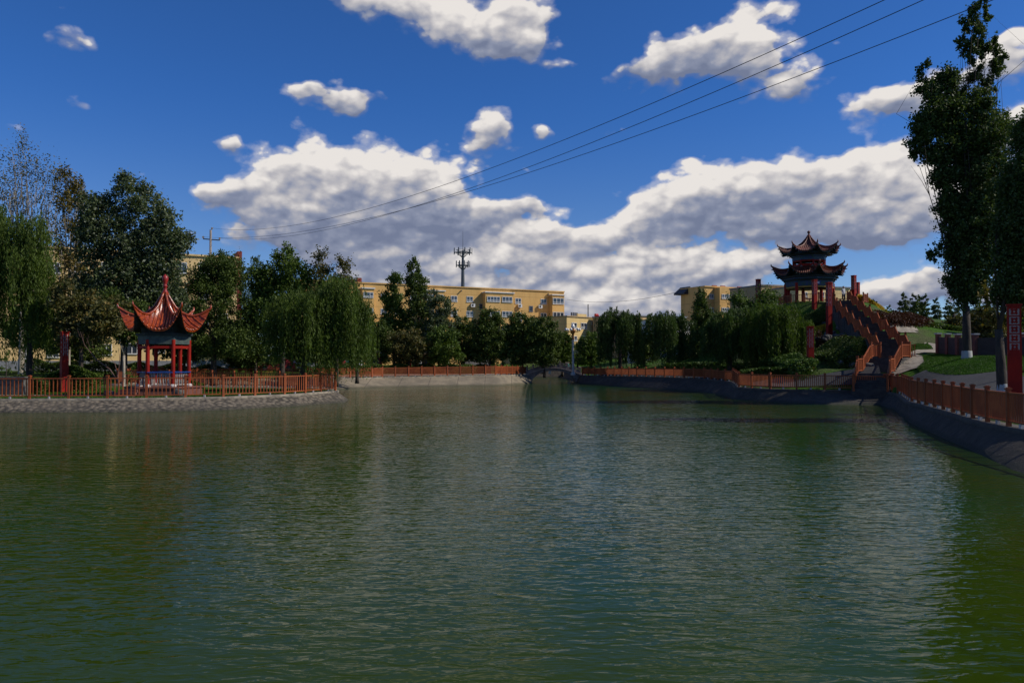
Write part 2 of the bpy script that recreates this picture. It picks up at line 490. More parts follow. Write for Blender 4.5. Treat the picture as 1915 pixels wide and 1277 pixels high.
sp(1255, 729, 1255, 706.5, 1.12)
sp(1311, 733, 1314, 709, 1.11)
sp(1352, 739, 1366, 715, 1.0)
sp(1372, 747, 1377, 725.6, .8)
sp(1425, 751, 1425, 728.5, .8)
sp(1480, 754, 1480, 730, .8)
sp(1560, 757, 1560, 731, .78)
sp(1645, 757.5, 1655, 733, .75)
sp(1672, 766, 1680, 739, .75)
sp(1700, 790, 1697, 753, .75)
sp(1730, 804, 1734, 763, .75)
sp(1764, 820, 1776, 775, .75)
sp(1800, 835, 1818, 789, .75)
sp(1836, 852, 1862, 798.5, .75)
sp(1895, 880, 1915, 809, .75)
sw(12.9, 16, 14.7, 17, .8)
sw(12.0, 9, 13.6, 9, .85)
sw(9.5, 4.5, 11, 3.4, .9)
RJ = len(S) - 1
sw(3.5, 3.4, 4.0, 2.2, 1.0)
sw(-20, 3.4, -20, 2.2, 1.0)
sw(-40, 6, -41, 5, 1.0)
sw(-48, 20, -50, 20, .9)
S = np.array(S)

def inpoly(X, Y, poly):
    r = np.zeros(X.shape, bool); n = len(poly)
    for i in range(n):
        x1, y1 = poly[i]; x2, y2 = poly[(i + 1) % n]
        c = ((y1 > Y) != (y2 > Y))
        with np.errstate(divide='ignore', invalid='ignore'):
            xi = (x2 - x1) * (Y - y1) / (y2 - y1 + 1e-12) + x1
        r ^= c & (X < xi)
    return r
BANK = S[:, 2:4]

def dens_poly(A, closed=False, step=1.5):
    out = []
    n = len(A)
    for i in range(n if closed else n - 1):
        a = np.array(A[i], float); b = np.array(A[(i + 1) % n], float)
        L = np.linalg.norm((b - a)[:2]); k = max(1, int(L / step))
        for j in range(k): out.append(a + (b - a) * j / k)
    if not closed: out.append(np.array(A[-1], float))
    return np.array(out)

# ---------------------------------------------------------------- terrain height
PAV = np.array([34.9, 90.0]); PLC = np.array([36.4, 90.0]); HILLZ = 9.25
cp = [tuple(p) for p in dens_poly(S[:, 2:5], True, 2.5)]
def cpix(px, py, D): p = P(px, py, D); cp.append(tuple(p))
for a in range(0, 360, 30):
    cp.append((PLC[0] + 5.6 * math.cos(R(a)), PLC[1] + 5.6 * math.sin(R(a)), HILLZ - .15))
cp += [(36.4, 90, HILLZ - .15), (24, 92, 3.2), (21, 100, 2.4), (26, 82, 3.0), (29, 86, 5.4), (27, 75, 1.7), (29, 70, 2.2), (31, 77, 4.6),
       (27, 62, 1.3), (22, 72, 1.3), (20, 85, 1.5), (14, 106, 1.5), (12, 120, 1.6)]
for t in ((1540, 603, 82), (1540, 640, 71), (1540, 690, 60), (1600, 662, 63), (1575, 640, 68), (1665, 617, 88), (1715, 614, 88), (1700, 642, 71), (1700, 657, 62),
          (1808, 672, 52), (1870, 697, 43), (1725, 697, 50), (1760, 662, 62), (1880, 668, 54), (1740, 608, 125), (1650, 592, 104), (1620, 590, 98), (1800, 606, 140), (1900, 650, 70), (1780, 640, 74)):
    cpix(*t)
cp += [(26.3, 56.5, 2.4), (28.6, 58, 2.9), (31, 65, 4.2), (33, 72, 6), (34.6, 79, 7.8),
       (60, 200, 9), (150, 200, 9), (90, 120, 7.5), (60, 60, 3.5), (60, 30, 2.2), (40, 20, 1.6), (26, 15, 1.1), (0, -20, 1.4), (-50, -20, 1.4), (30, 0, 1.2),
       (100, 600, 9), (-200, 600, 3), (0, 1200, 4), (-60, 70, 1.7), (-30, 92, 1.9), (-40, 112, 2.2), (0, 140, 2.0), (-85, 40, 1.3), (-65, 52, .9),
       (-40, 58, .7), (-28, 57, .66), (-22, 57, .66), (-30, 50, .62), (0, 160, 2), (-60, 160, 2.3), (20, 135, 2), (-15, 105, 1.7), (-50, 84, 1.8)]
CP = np.array(cp)
_n = len(CP)
_d = np.hypot(CP[:, None, 0] - CP[None, :, 0], CP[:, None, 1] - CP[None, :, 1])
_A = np.zeros((_n + 1, _n + 1)); _A[:_n, :_n] = -_d - np.eye(_n) * 0.4; _A[:_n, _n] = 1; _A[_n, :_n] = 1
_w = np.linalg.solve(_A, np.append(CP[:, 2], 0.0))
def terr(X, Y):
    X = np.atleast_1d(np.asarray(X, float)); Y = np.atleast_1d(np.asarray(Y, float))
    out = np.zeros(X.size); xr = X.ravel(); yr = Y.ravel()
    for i in range(0, X.size, 20000):
        dd = np.sqrt((xr[i:i + 20000, None] - CP[None, :, 0]) ** 2 + (yr[i:i + 20000, None] - CP[None, :, 1]) ** 2 + 0.15)
        out[i:i + 20000] = -dd @ _w[:_n] + _w[_n]
    return np.clip(out, 0.45, 11.0).reshape(X.shape)
def tz(x, y): return float(terr(x, y)[0])
def T(px, py, dmin=24, dmax=200):       # first terrain point along a sight line
    ds = np.arange(dmin, dmax, 0.25); d = ray(px, py)
    X = d[0] * ds / d[1]; Y = ds; Z = EYE + d[2] * ds / d[1]
    h = terr(X, Y); k = np.where(Z <= h)[0]
    k = k[0] if len(k) else len(ds) - 1
    return np.array([X[k], Y[k], h[k]])
def TD(px, D):                          # terrain point in direction px at distance D
    x = (px - 957.5) / F * D
    return np.array([x, D, tz(x, D)])

def axis(a, b, st, far):
    c = list(np.arange(a, b + 1e-6, st)); s = st; v = b
    while v < far: s *= 1.35; v += s; c.append(v)
    s = st; v = a; lo = []
    while v > -far: s *= 1.35; v -= s; lo.append(v)
    return np.array(lo[::-1] + c)
xs = axis(-52, 50, 0.7, 4000); ys = axis(0, 112, 0.7, 4000)
XX, YY = np.meshgrid(xs, ys)
ZZ = terr(XX, YY)
ZZ += 0.05 * np.sin(XX * .9 + YY * .3) * np.cos(YY * .7 - XX * .2) * (np.hypot(XX, YY) < 300)
ZZ[inpoly(XX, YY, BANK)] = -1.3
nx = len(xs); ny = len(ys)
idx = np.arange(nx * ny).reshape(ny, nx)
fc = np.stack([idx[:-1, :-1], idx[:-1, 1:], idx[1:, 1:], idx[1:, :-1]], -1).reshape(-1, 4)
struct(fast_mesh('ground', np.stack([XX.ravel(), YY.ravel(), ZZ.ravel()], 1), fc, ground_mat(), smooth=True))

mb = MB(); mb.add([(-56, -1, 0), (30, -1, 0), (30, 132, 0), (-56, 132, 0)], [(0, 1, 2, 3)])
struct(mb.build('water', water_mat()))

# embankment faces with coping
def embank(name, i0, i1, m, mcop, lip=0.75):
    seq = S[i0:i1 + 1]
    D = dens_poly(seq, False, 0.6)
    n = len(D)
    tan = np.gradient(D[:, 2:4], axis=0); tan /= np.linalg.norm(tan, axis=1)[:, None] + 1e-9
    nrm = np.stack([-tan[:, 1], tan[:, 0]], 1)
    # inland side: away from water point
    sgn = np.sign(((D[:, 2:4] - D[:, 0:2]) * nrm).sum(1)); sgn[sgn == 0] = 1
    s0 = np.sign(sgn.sum()); nrm = nrm * s0
    rr = np.random.RandomState(i0 + 3)
    rows = []
    K = 7
    for k in range(K + 1):
        t = k / K
        xy = D[:, 2:4] * (1 - t) + D[:, 0:2] * t
        z = D[:, 4] * (1 - t) + 0.0 * t - 0.02
        j = rr.uniform(-1, 1, n) * (0.05 if 0 < k < K else 0.0)
        xy = xy + nrm * (j[:, None] * .6)
        rows.append(np.column_stack([xy, z + j * .5 + 0 * z]))
    ext = D[:, 0:2] + (D[:, 0:2] - D[:, 2:4]) * 0.9
    rows.append(np.column_stack([ext, np.full(n, -0.9)]))
    V = np.concatenate(rows); ii = np.arange(len(V)).reshape(len(rows), n)
    f = np.stack([ii[:-1, :-1], ii[1:, :-1], ii[1:, 1:], ii[:-1, 1:]], -1).reshape(-1, 4)
    struct(fast_mesh(name, V, f, m))
    a = D[:, 2:4] - nrm * 0.08; b = D[:, 2:4] + nrm * lip
    zt = D[:, 4] + 0.07
    rows = [np.column_stack([a, zt - .16]), np.column_stack([a, zt]), np.column_stack([b, zt]), np.column_stack([b, zt - .5])]
    V = np.concatenate(rows); ii = np.arange(len(V)).reshape(4, n)
    f = np.stack([ii[:-1, :-1], ii[1:, :-1], ii[1:, 1:], ii[:-1, 1:]], -1).reshape(-1, 4)
    struct(fast_mesh(name.replace('embankment', 'kerb'), V, f, mcop))
m_bank = bank_mat(); m_cb = concbank_mat()
m_cop = mat('coping_stone', (0.27, 0.23, 0.17), 0.9, (0.13, 0.11, 0.085), 2.2, bump=.3, bscale=12)
m_copd = mat('shaded_coping', (0.07, 0.058, 0.043), 0.9, (0.042, 0.034, 0.026), 2.2, bump=.3, bscale=12)  # coping copy with the right bank's shade put into its colour
def shaded_bank():
    M = bpy.data.materials.new('shaded_bank_concrete'); M.use_nodes = True
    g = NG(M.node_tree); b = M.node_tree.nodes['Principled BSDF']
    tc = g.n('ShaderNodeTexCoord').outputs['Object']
    c = g.mix(g.rng(g.noise(tc, 0.8, 7, 0.68), 0.35, 0.65), (0.052, 0.042, 0.030), (0.024, 0.019, 0.013))  # base tone darkened to paint in the bank's shade
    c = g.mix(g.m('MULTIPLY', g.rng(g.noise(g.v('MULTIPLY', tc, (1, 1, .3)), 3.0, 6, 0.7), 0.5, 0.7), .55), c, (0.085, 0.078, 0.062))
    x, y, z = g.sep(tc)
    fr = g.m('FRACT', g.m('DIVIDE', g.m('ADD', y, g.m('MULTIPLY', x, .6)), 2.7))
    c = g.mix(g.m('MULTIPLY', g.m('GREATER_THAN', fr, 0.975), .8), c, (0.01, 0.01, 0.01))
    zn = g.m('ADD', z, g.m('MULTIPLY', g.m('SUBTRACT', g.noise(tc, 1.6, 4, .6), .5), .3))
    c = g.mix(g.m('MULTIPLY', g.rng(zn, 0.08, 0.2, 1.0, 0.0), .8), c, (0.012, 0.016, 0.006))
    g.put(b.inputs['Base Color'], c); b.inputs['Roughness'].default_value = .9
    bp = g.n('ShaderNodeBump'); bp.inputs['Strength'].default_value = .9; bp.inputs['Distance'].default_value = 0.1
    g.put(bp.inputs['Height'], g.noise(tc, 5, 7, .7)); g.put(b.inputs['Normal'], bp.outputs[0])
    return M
m_bd = shaded_bank()
embank('embankment_peninsula', 0, FARI - 1, m_bank, m_cop)
embank('embankment_far', FARI - 1, FARJ + 2, m_cb, m_cop)
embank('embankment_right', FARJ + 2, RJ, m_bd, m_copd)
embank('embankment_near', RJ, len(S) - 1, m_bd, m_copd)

def drape(name, pts, w, m, lift=0.035, off=0.0):
    D = dens_poly([(a[0], a[1], (w if not hasattr(w, '__len__') else w[i])) for i, a in enumerate(pts)], False, 0.35)
    tan = np.gradient(D[:, :2], axis=0); tan /= np.linalg.norm(tan, axis=1)[:, None] + 1e-9
    nr = np.stack([-tan[:, 1], tan[:, 0]], 1); K = 10; rows = []
    for k in range(K + 1):
        xy = D[:, :2] + nr * (D[:, 2:3] * (k / K - .5) + off)
        rows.append(np.column_stack([xy, terr(xy[:, 0], xy[:, 1]) + lift + .05]))
    n = len(D); V = np.concatenate(rows); ii = np.arange(len(V)).reshape(K + 1, n)
    f = np.stack([ii[:-1, :-1], ii[:-1, 1:], ii[1:, 1:], ii[1:, :-1]], -1).reshape(-1, 4)
    return struct(fast_mesh(name, V, f, m, smooth=True))

# promenade on the right bank, inland of the fence
def inland(i0, i1, off):
    A = S[i0:i1 + 1, 2:4]; W_ = S[i0:i1 + 1, 0:2]
    t = np.gradient(A, axis=0); t /= np.linalg.norm(t, axis=1)[:, None]
    n = np.stack([-t[:, 1], t[:, 0]], 1); s0 = np.sign(((A - W_) * n).sum())
    return [tuple(p) for p in (A + n * s0 * off)]
drape('promenade_right', inland(RI + 9, RJ, 3.4), 4.6, m_asph)
drape('promenade_middle', inland(RI, RI + 9, 2.4), 2.6, m_asph)
drape('promenade_far', inland(FARI, FARJ, 2.6), 3.0, m_pave)
drape('path_peninsula', [(-52, 49.6), (-40, 49.8), (-30, 49.4), (-25.5, 49.8), (-23.6, 50.6)], 1.5, m_pave)
pth = [T(1668, 700), T(1690, 690), T(1716, 682), T(1712, 672), T(1700, 664), T(1715, 661), T(1740, 657), T(1760, 652), T(1752, 645)]
drape('path_hillside', [(p[0], p[1]) for p in pth], [1.0, 1.6, 2.4, 2.0, .9, .8, 1.6, 2.6, 2.0], m_pave)
pth = [T(1660, 614), T(1680, 611), T(1700, 613), T(1716, 618)]
drape('path_hilltop', [(p[0], p[1]) for p in pth], [2.5, 3.2, 3.0, 1.2], m_pave)

# ---------------------------------------------------------------- fences
def resample(pts, sp_):
    pts = [np.array(p, float) for p in pts]; seg = [np.linalg.norm((b - a)[:2]) for a, b in zip(pts, pts[1:])]
    L = sum(seg); n = max(1, round(L / sp_)); out = []
    cum = np.concatenate([[0], np.cumsum(seg)])
    for i in range(n + 1):
        t = L * i / n; k = min(len(seg) - 1, int(np.searchsorted(cum, t, side='right') - 1)); k = max(k, 0)
        out.append(pts[k] + (pts[k + 1] - pts[k]) * ((t - cum[k]) / max(seg[k], 1e-6)))
    return out
def post_mb(h, w=.13):
    b = MB(); b.box((0, 0, h / 2), (w, w, h)); b.box((0, 0, h + .02), (w + .05, w + .05, .045)); b.box((0, 0, h + .055), (w - .02, w - .02, .03))
    return b
def panel_mb(a, b, h, bs=.2, cut=.07, bw=.045):
    a = np.array(a); b = np.array(b); d = (b - a); L = np.linalg.norm(d[:2]); u = d / L
    a = a + u * cut; b = b - u * cut; L -= 2 * cut; m = MB()
    up = np.array([0, 0, 1.])
    m.bar(a + up * (h - .12), b + up * (h - .12), .07, .06)
    m.bar(a + up * .16, b + up * .16, .055, .055)
    n = max(2, int(L / bs))
    for i in range(n):
        p = a + (b - a) * ((i + .5) / n)
        m.box(p + up * ((.19 + h - .15) / 2), (bw, bw, h - .15 - .19), math.atan2(d[1], d[0]))
    return m
def build_fence(t, pts, h, spc, feet=True, org=None, bs=.2, post=None):
    org = np.array(t.location)
    PTS = resample(pts, spc)
    po = post
    for i, p in enumerate(PTS):
        q_ = PTS[min(i + 1, len(PTS) - 1)] - PTS[max(i - 1, 0)]
        if po is None: o = po = post_mb(h).build('post', m_fence, t)
        else: o = po.copy(); COL.objects.link(o); o.parent = t
        o.location = tuple(p - org); o.rotation_euler = (0, 0, math.atan2(q_[1], q_[0]))
    for a, b in zip(PTS, PTS[1:]):
        panel_mb(a, b, h, bs).build('panel', m_fence, t, org)
        if feet:
            f = MB()
            p = a + (b - a) * .5; f.box(p + np.array([0, 0, .06]), (.1, .1, .15))
            f.build('footing', m_foot, t, org)
    return po
def bankline(i0, i1, off=0.22):
    A = S[i0:i1 + 1]; t = np.gradient(A[:, 2:4], axis=0); t /= np.linalg.norm(t, axis=1)[:, None]
    n = np.stack([-t[:, 1], t[:, 0]], 1); s0 = np.sign(((A[:, 2:4] - A[:, 0:2]) * n).sum())
    xy = A[:, 2:4] + n * s0 * off
    return [np.array([xy[i, 0], xy[i, 1], A[i, 4] + .07]) for i in range(len(A))]
def mkfence(label, pts, h, spc, **kw):
    t = thing('fence', label, 'fence', pts[0], group=kw.pop('group', None))
    build_fence(t, pts, h, spc, **kw); return t
l = bankline(0, TIP)
mkfence('orange brown baluster fence along the stone edge in front of the red hexagonal pavilion', l[1:], 1.30, 2.15, bs=.215)
l2 = bankline(TIP, FARI - 1)
mkfence('orange brown fence round the back of the peninsula behind the big willow', l2[1:6], 1.25, 2.1)
l3 = bankline(FARI - 2, FARJ)
mkfence('long orange brown fence on the sunlit far bank left of the arched bridge', l3, 1.12, 1.55, bs=.1)
l4 = bankline(RI, RI + 4)
mkfence('shaded orange brown fence on the far bank right of the arched bridge under the willows', l4, .98, 1.7, bs=.1)
l5 = bankline(RI + 4, RI + 9)
mkfence('brown fence at the foot of the hill stairs beside the lattice lamp pillar', l5, 1.12, 2.0, bs=.13)
l6 = bankline(RI + 9, RJ)
mkfence('dark brown fence curving along the near right bank, nearest to the camera', l6, 1.2, 1.75, bs=.15)

# ---------------------------------------------------------------- trees
def leaves(name, C, A, B, m, parent):
    n = len(C)
    V = np.stack([C - A, C + B, C + A, C - B], 1).reshape(-1, 3)
    return fast_mesh(name, V, np.arange(n * 4).reshape(n, 4), m, parent)
def rdir(r, n):
    v = r.normal(size=(n, 3)); return v / np.linalg.norm(v, axis=1)[:, None]
def leafy_cloud(r, blobs, n, ls, sub=.6, shell=.5, up=0.0, sprig=0.35, droop=0.0):
    vol = np.array([b[3] * b[4] * b[5] for b in blobs]) ** (2 / 3.)
    vol /= vol.sum(); C = []
    for b, w in zip(blobs, vol):
        c = np.array(b[:3]); rad = np.array(b[3:6]); k = max(6, int(n * w / 70))
        d = rdir(r, k); rr = (shell + (1 - shell) * r.rand(k, 1)) ** .8
        sc = c + d * rad * rr * .9
        cnt = max(10, int(n * w / k)); s_ = sub * (0.45 + r.rand(k, 1, 1) * .9) * min(1, rad.min() / 1.2)
        pts = sc[:, None, :] + r.normal(size=(k, cnt, 3)) * s_ * .42 * np.array([1, 1, .8])
        # short sprigs poke out of the crown
        out_ = d[:, None, :] * (r.rand(k, cnt, 1) ** 3) * sprig * sub * 1.6
        out_[..., 2] += (r.rand(k, cnt) ** 3) * up * sub
        C.append((pts + out_).reshape(-1, 3))
    C = np.concatenate(C); n = len(C)
    A = rdir(r, n); A[:, 2] -= droop; A /= np.linalg.norm(A, axis=1)[:, None]
    B = np.cross(A, rdir(r, n)); B /= np.linalg.norm(B, axis=1)[:, None] + 1e-6
    s_ = (ls * (.6 + .8 * r.rand(n, 1)))
    return C, A * s_ * .62, B * s_ * .36
def willow_cloud(r, blobs, zbot, n, ls, spread=.12):
    C = []; tot = sum(b[3] * b[4] for b in blobs)
    for b in blobs:
        c = np.array(b[:3]); rad = np.array(b[3:6]); zb = b[6] if len(b) > 6 else zbot
        ns = int(n * b[3] * b[4] / tot / 42); per = 20
        for _ in range(max(1, ns // per)):
            d = rdir(r, 1)[0]; d[2] = abs(d[2]) * .95
            cc_ = c + d * rad * (.35 + .65 * r.rand() ** .5)
            zc = zb + (abs(r.normal()) * .3 + .02) * (cc_[2] - zb); arcw = .25 + .55 * r.rand(); lift = r.uniform(.1, .55)
            for _ in range(per):
                st = cc_ + r.normal(size=3) * np.array([.26, .26, .3]) * min(1.2, rad[0] * .35 + .3)
                ztip = zc + r.normal() * .12 * (cc_[2] - zb) + (r.rand() ** 3) * .3 * (cc_[2] - zb)
                L = max(.7, st[2] - ztip); k = int(26 + L * 4.5)
                t = np.sort(r.rand(k))[:, None]
                o2 = np.array([d[0], d[1], 0]) + r.normal(size=3) * .25; o2[2] = 0; o2 /= np.linalg.norm(o2) + .2
                sway = r.normal(0, .035, 2) * L
                p = st + o2 * np.minimum(1, t * 4) * arcw + np.array([0, 0, 1]) * (lift * np.sin(np.minimum(t * 6, 3.14159)) - L * t)
                p[:, :2] += sway * t * t + r.normal(size=(k, 2)) * spread * .5
                C.append(p)
    C = np.concatenate(C); n = len(C)
    A = r.normal(size=(n, 3)) * .35; A[:, 2] -= 1; A /= np.linalg.norm(A, axis=1)[:, None]
    B = np.cross(A, rdir(r, n)); B /= np.linalg.norm(B, axis=1)[:, None] + 1e-6
    s_ = ls * (.7 + .7 * r.rand(n, 1))
    return C, A * s_, B * s_ * .22
def limbs(r, base_r, targets, fork, m, parent, lean=(0, 0), name='trunk', nmax=14, wig=.12):
    b = MB(); top = np.array([lean[0], lean[1], fork])
    b.tube([(0, 0, -.3), (0, 0, .1), tuple(top * .5), tuple(top)], [base_r * 1.3, base_r * 1.05, base_r * .88, base_r * .72], 9)
    tg = list(targets); r.shuffle(tg)
    for i, t in enumerate(tg[:nmax]):
        t = np.array(t[:3]); d = t - top; L = np.linalg.norm(d)
        m1 = top + d * .33 + np.array([*r.normal(0, wig * L * .4, 2), L * .05]); m2 = top + d * .68 + np.array([*r.normal(0, wig * L * .4, 2), L * .05])
        rr = base_r * (.45 if i < 3 else .24)
        b.tube([tuple(top * .96), tuple(m1), tuple(m2), tuple(t)], [rr, rr * .62, rr * .36, rr * .1], 5)
        for _ in range(2):
            e = t + r.normal(size=3) * min(.09 * L, .45); b.tube([tuple(m2), tuple((m2 + e) / 2 + r.normal(size=3) * .04 * L), tuple(e)], [rr * .3, rr * .2, rr * .05], 4)
    return b.build(name, m, parent, smooth=True)

def pxblobs(blobs, D, base, depth=.9, jit=0.25, seed=0):
    r = np.random.RandomState(seed + 11); out_ = []
    for bb in blobs:
        px, py, rx, ry = bb[:4]
        rx_ = rx * D / F; ry_ = ry * D / F
        dd = D + (bb[4] if len(bb) > 4 else r.uniform(-jit, jit) * rx_)
        c = P(px, py, dd) - base
        out_.append((c[0], c[1], c[2], rx_, max(rx_, ry_ * .7) * depth, ry_))
    return out_
TSEED = [100]
def tree(name, label, cat, px, D, blobs, lm, n=16000, ls=.2, kind='leafy', tr=.22, fork=None, bark=None, bot=None, sub=.7, group=None, wash=False, up=.4, lean=(0, 0), basez=None, droop=0, shell=.5, sprig=.35, nl=14, twigs=0, wig=.12):
    TSEED[0] += 1; r = np.random.RandomState(TSEED[0])
    base = TD(px, D)
    if basez is not None: base[2] = basez
    bl = pxblobs(blobs, D, base, seed=TSEED[0])
    t = thing(name, label, cat, base, group=group)
    zlo = min(b[2] - b[5] for b in bl); zhi = max(b[2] + b[5] for b in bl)
    fk = fork if fork is not None else max(.8, zlo + (zhi - zlo) * .25)
    limbs(r, tr, bl, fk, bark or m_bark, t, lean, nmax=nl, wig=wig)
    if twigs:
        tb_ = MB()
        for _ in range(twigs):
            b_ = bl[r.randint(len(bl))]; e = np.array(b_[:3]) + rdir(r, 1)[0] * np.array(b_[3:6]) * r.rand() ** .4; Lt = 1.5 + 3.0 * r.rand()
            s0_ = e - np.array([(e[0] - lean[0]) * .16 + r.normal() * .2, e[1] * .16 + r.normal() * .2, Lt]); md = (s0_ + e) / 2 + r.normal(size=3) * .12
            tb_.tube([tuple(s0_), tuple(md), tuple(e)], [.045, .03, .01], 4)
        tb_.build('branches', bark or m_bark, t)
    if kind == 'willow':
        zb = (P(px, bot, D)[2] - base[2]) if bot else .5
        C, A, B = willow_cloud(r, bl, zb, n, ls)
    else: C, A, B = leafy_cloud(r, bl, n, ls, sub=sub, up=up, droop=droop, shell=shell, sprig=sprig)
    leaves('crown', C, A, B, lm, t)
    if wash:
        w = MB(); w.lathe([(tr * 1.36, -.05), (tr * 1.12, .12), (tr * 1.05, .55), (tr * .98, .58)], seg=12); w.build('whitewash_band', m_wash, t, smooth=True)
    return t
L_dark = leafmat('leaf_dark_green', (0.0468, 0.0806, 0.0130), (0.1105, 0.1495, 0.0247))
L_mid = leafmat('leaf_mid_green', (0.0540, 0.0960, 0.0120), (0.1200, 0.1740, 0.0216))
L_grey = leafmat('leaf_grey_green', (0.0525, 0.0775, 0.0275), (0.1250, 0.1562, 0.0625), (0.2, 0.22, 0.15))
L_wil = leafmat('leaf_willow', (0.0540, 0.0900, 0.0120), (0.1200, 0.1740, 0.0216), trans=.35)
L_wil2 = leafmat('leaf_willow_dark', (0.0378, 0.0702, 0.0135), (0.0837, 0.1323, 0.0243), trans=.3)
L_yel = leafmat('leaf_yellowing', (0.10, 0.09, 0.018), (0.2, 0.14, 0.025))
L_olv = leafmat('leaf_olive', (0.0633, 0.0690, 0.0184), (0.1265, 0.1150, 0.0299), (0.17, 0.12, 0.03))
L_pop = leafmat('leaf_poplar', (0.0442, 0.0728, 0.0143), (0.0975, 0.1365, 0.0286), (0.12, 0.15, 0.06))
L_red = leafmat('leaf_red_brown', (0.05, 0.018, 0.010), (0.09, 0.03, 0.014))
L_flw = leafmat('flower_yellow', (0.55, 0.34, 0.02), (0.7, 0.45, 0.03), (0.1, 0.14, 0.02))
L_hedge = leafmat('leaf_hedge', (0.04, 0.085, 0.012), (0.1, 0.16, 0.022))

def bush_tree(label, px, D, top, hw, lm, n=13000, bot=684, **kw):
    h = bot - top
    bl = [(px, top + h * .22, hw * .62, h * .22), (px - hw * .42, top + h * .4, hw * .6, h * .28), (px + hw * .42, top + h * .42, hw * .6, h * .28),
          (px, top + h * .55, hw * .9, h * .33), (px - hw * .2, top + h * .78, hw * .8, h * .22), (px + hw * .3, top + h * .76, hw * .7, h * .2)]
    return tree('broadleaf_tree', label, 'tree', px, D, bl, lm, n=n, ls=.19, tr=.17, sub=.6, fork=1.8, **kw)
# --- left side
tree('bare_tree', 'tall thinly leaved pale branched tree rising above the leftmost willow', 'tree', 40, 74,
     [(20, 330, 26, 60), (45, 310, 22, 55), (75, 350, 26, 60), (105, 370, 20, 50), (30, 400, 40, 50), (80, 420, 40, 40), (0, 380, 30, 60)],
     L_olv, n=5200, ls=.15, tr=.26, bark=m_pbark, sub=1.3, up=1.2, fork=7, sprig=1.0, shell=.2, twigs=110)
tree('poplar_tree', 'narrow yellowing tree with sparse ochre leaves left of the large grey-green tree', 'tree', 128, 72,
     [(122, 350, 18, 34), (130, 400, 24, 40), (150, 365, 14, 34), (128, 460, 28, 44), (135, 520, 30, 40)],
     L_yel, n=8000, ls=.17, tr=.18, bark=m_pbark, sub=.8, up=1.0, twigs=50)
tree('broadleaf_tree', 'large dense grey-green tree towering behind the red hexagonal pavilion', 'tree', 232, 68,
     [(180, 400, 34, 42), (200, 385, 22, 30), (248, 362, 30, 32), (232, 350, 16, 20), (275, 400, 36, 40), (300, 420, 34, 36), (325, 455, 30, 26), (345, 445, 14, 14), (215, 450, 55, 50), (170, 460, 34, 45), (270, 470, 50, 45), (230, 530, 70, 50), (180, 560, 50, 50), (290, 550, 36, 40), (300, 500, 34, 30), (165, 410, 16, 26), (318, 470, 30, 30), (310, 530, 34, 34), (335, 575, 24, 30), (262, 505, 50, 40)],
     L_grey, n=60000, ls=.2, tr=.3, sub=.75, up=.8)
tree('broadleaf_tree', 'low olive brown tree between the leftmost willow and the red pavilion', 'tree', 152, 57,
     [(140, 560, 42, 34), (165, 590, 40, 34), (125, 605, 30, 28), (195, 610, 34, 26), (150, 635, 40, 18), (196, 602, 30, 26, -4.6), (176, 622, 26, 22, -4.2), (208, 585, 28, 30, -3.6)],
     L_olv, n=15000, ls=.17, tr=.16, sub=.6)
tree('willow_tree', 'weeping willow at the left edge of the picture with hanging strands', 'tree', 55, 58,
     [(15, 450, 45, 50), (60, 440, 36, 42), (-30, 430, 50, 60), (40, 500, 50, 50)],
     L_wil, n=44000, ls=.13, kind='willow', bot=668, tr=.24, fork=3.6)
tree('broadleaf_tree', 'dark green tree whose lower crown hangs over the left of the red pavilion', 'tree', 232, 63,
     [(225, 600, 34, 34), (200, 575, 34, 30), (255, 590, 22, 26), (240, 632, 22, 14)],
     L_dark, n=14000, ls=.17, tr=.13, bark=m_pbark, fork=2.6)
tree('broadleaf_tree', 'rounded dark tree in front of the pale block behind the red pavilion', 'tree', 400, 72,
     [(400, 520, 50, 40), (430, 520, 32, 38), (385, 560, 50, 50), (435, 580, 42, 50), (395, 630, 52, 44), (360, 610, 26, 44), (440, 640, 40, 36), (415, 500, 40, 26), (372, 530, 24, 36)],
     L_dark, n=44000, ls=.15, tr=.28, sub=.6, up=.8)
tree('broadleaf_tree', 'bright leaved pointed tree rising behind the big willow on the peninsula', 'tree', 528, 74,
     [(530, 480, 16, 24), (520, 515, 32, 28), (555, 520, 34, 34), (490, 530, 26, 34), (530, 560, 60, 40), (590, 550, 28, 34), (500, 590, 44, 40)],
     L_mid, n=24000, ls=.19, tr=.26, up=1.0)
tree('willow_tree', 'small weeping tip showing between the round dark tree and the bright pointed tree', 'tree', 478, 79,
     [(478, 490, 12, 14), (472, 520, 22, 24)], L_wil2, n=6000, ls=.14, kind='willow', bot=600, tr=.14)
tree('broadleaf_tree', 'thin crowned tree with open sprays above the right side of the big willow', 'tree', 630, 73,
     [(605, 490, 16, 16), (598, 515, 18, 18), (643, 505, 10, 22), (650, 530, 14, 16), (625, 530, 24, 20), (620, 560, 40, 30)],
     L_olv, n=7000, ls=.17, tr=.18, sub=.7, up=.7, sprig=.8)
tree('willow_tree', 'big weeping willow on the peninsula with strands down to the fence', 'tree', 560, 56,
     [(590, 570, 60, 36), (640, 545, 40, 40), (540, 585, 44, 34), (660, 590, 30, 36), (625, 580, 60, 36), (510, 610, 24, 30)],
     L_wil, n=70000, ls=.11, kind='willow', bot=694, tr=.26, fork=2.6, lean=(.5, 0), nl=10)
tree('willow_tree', 'thin willow hanging a long strand over the water right of the peninsula fence tip', 'tree', 668, 79,
     [(665, 590, 28, 30), (680, 620, 22, 26), (655, 575, 22, 22)], L_wil, n=14000, ls=.13, kind='willow', bot=690, tr=.18, fork=2.6)

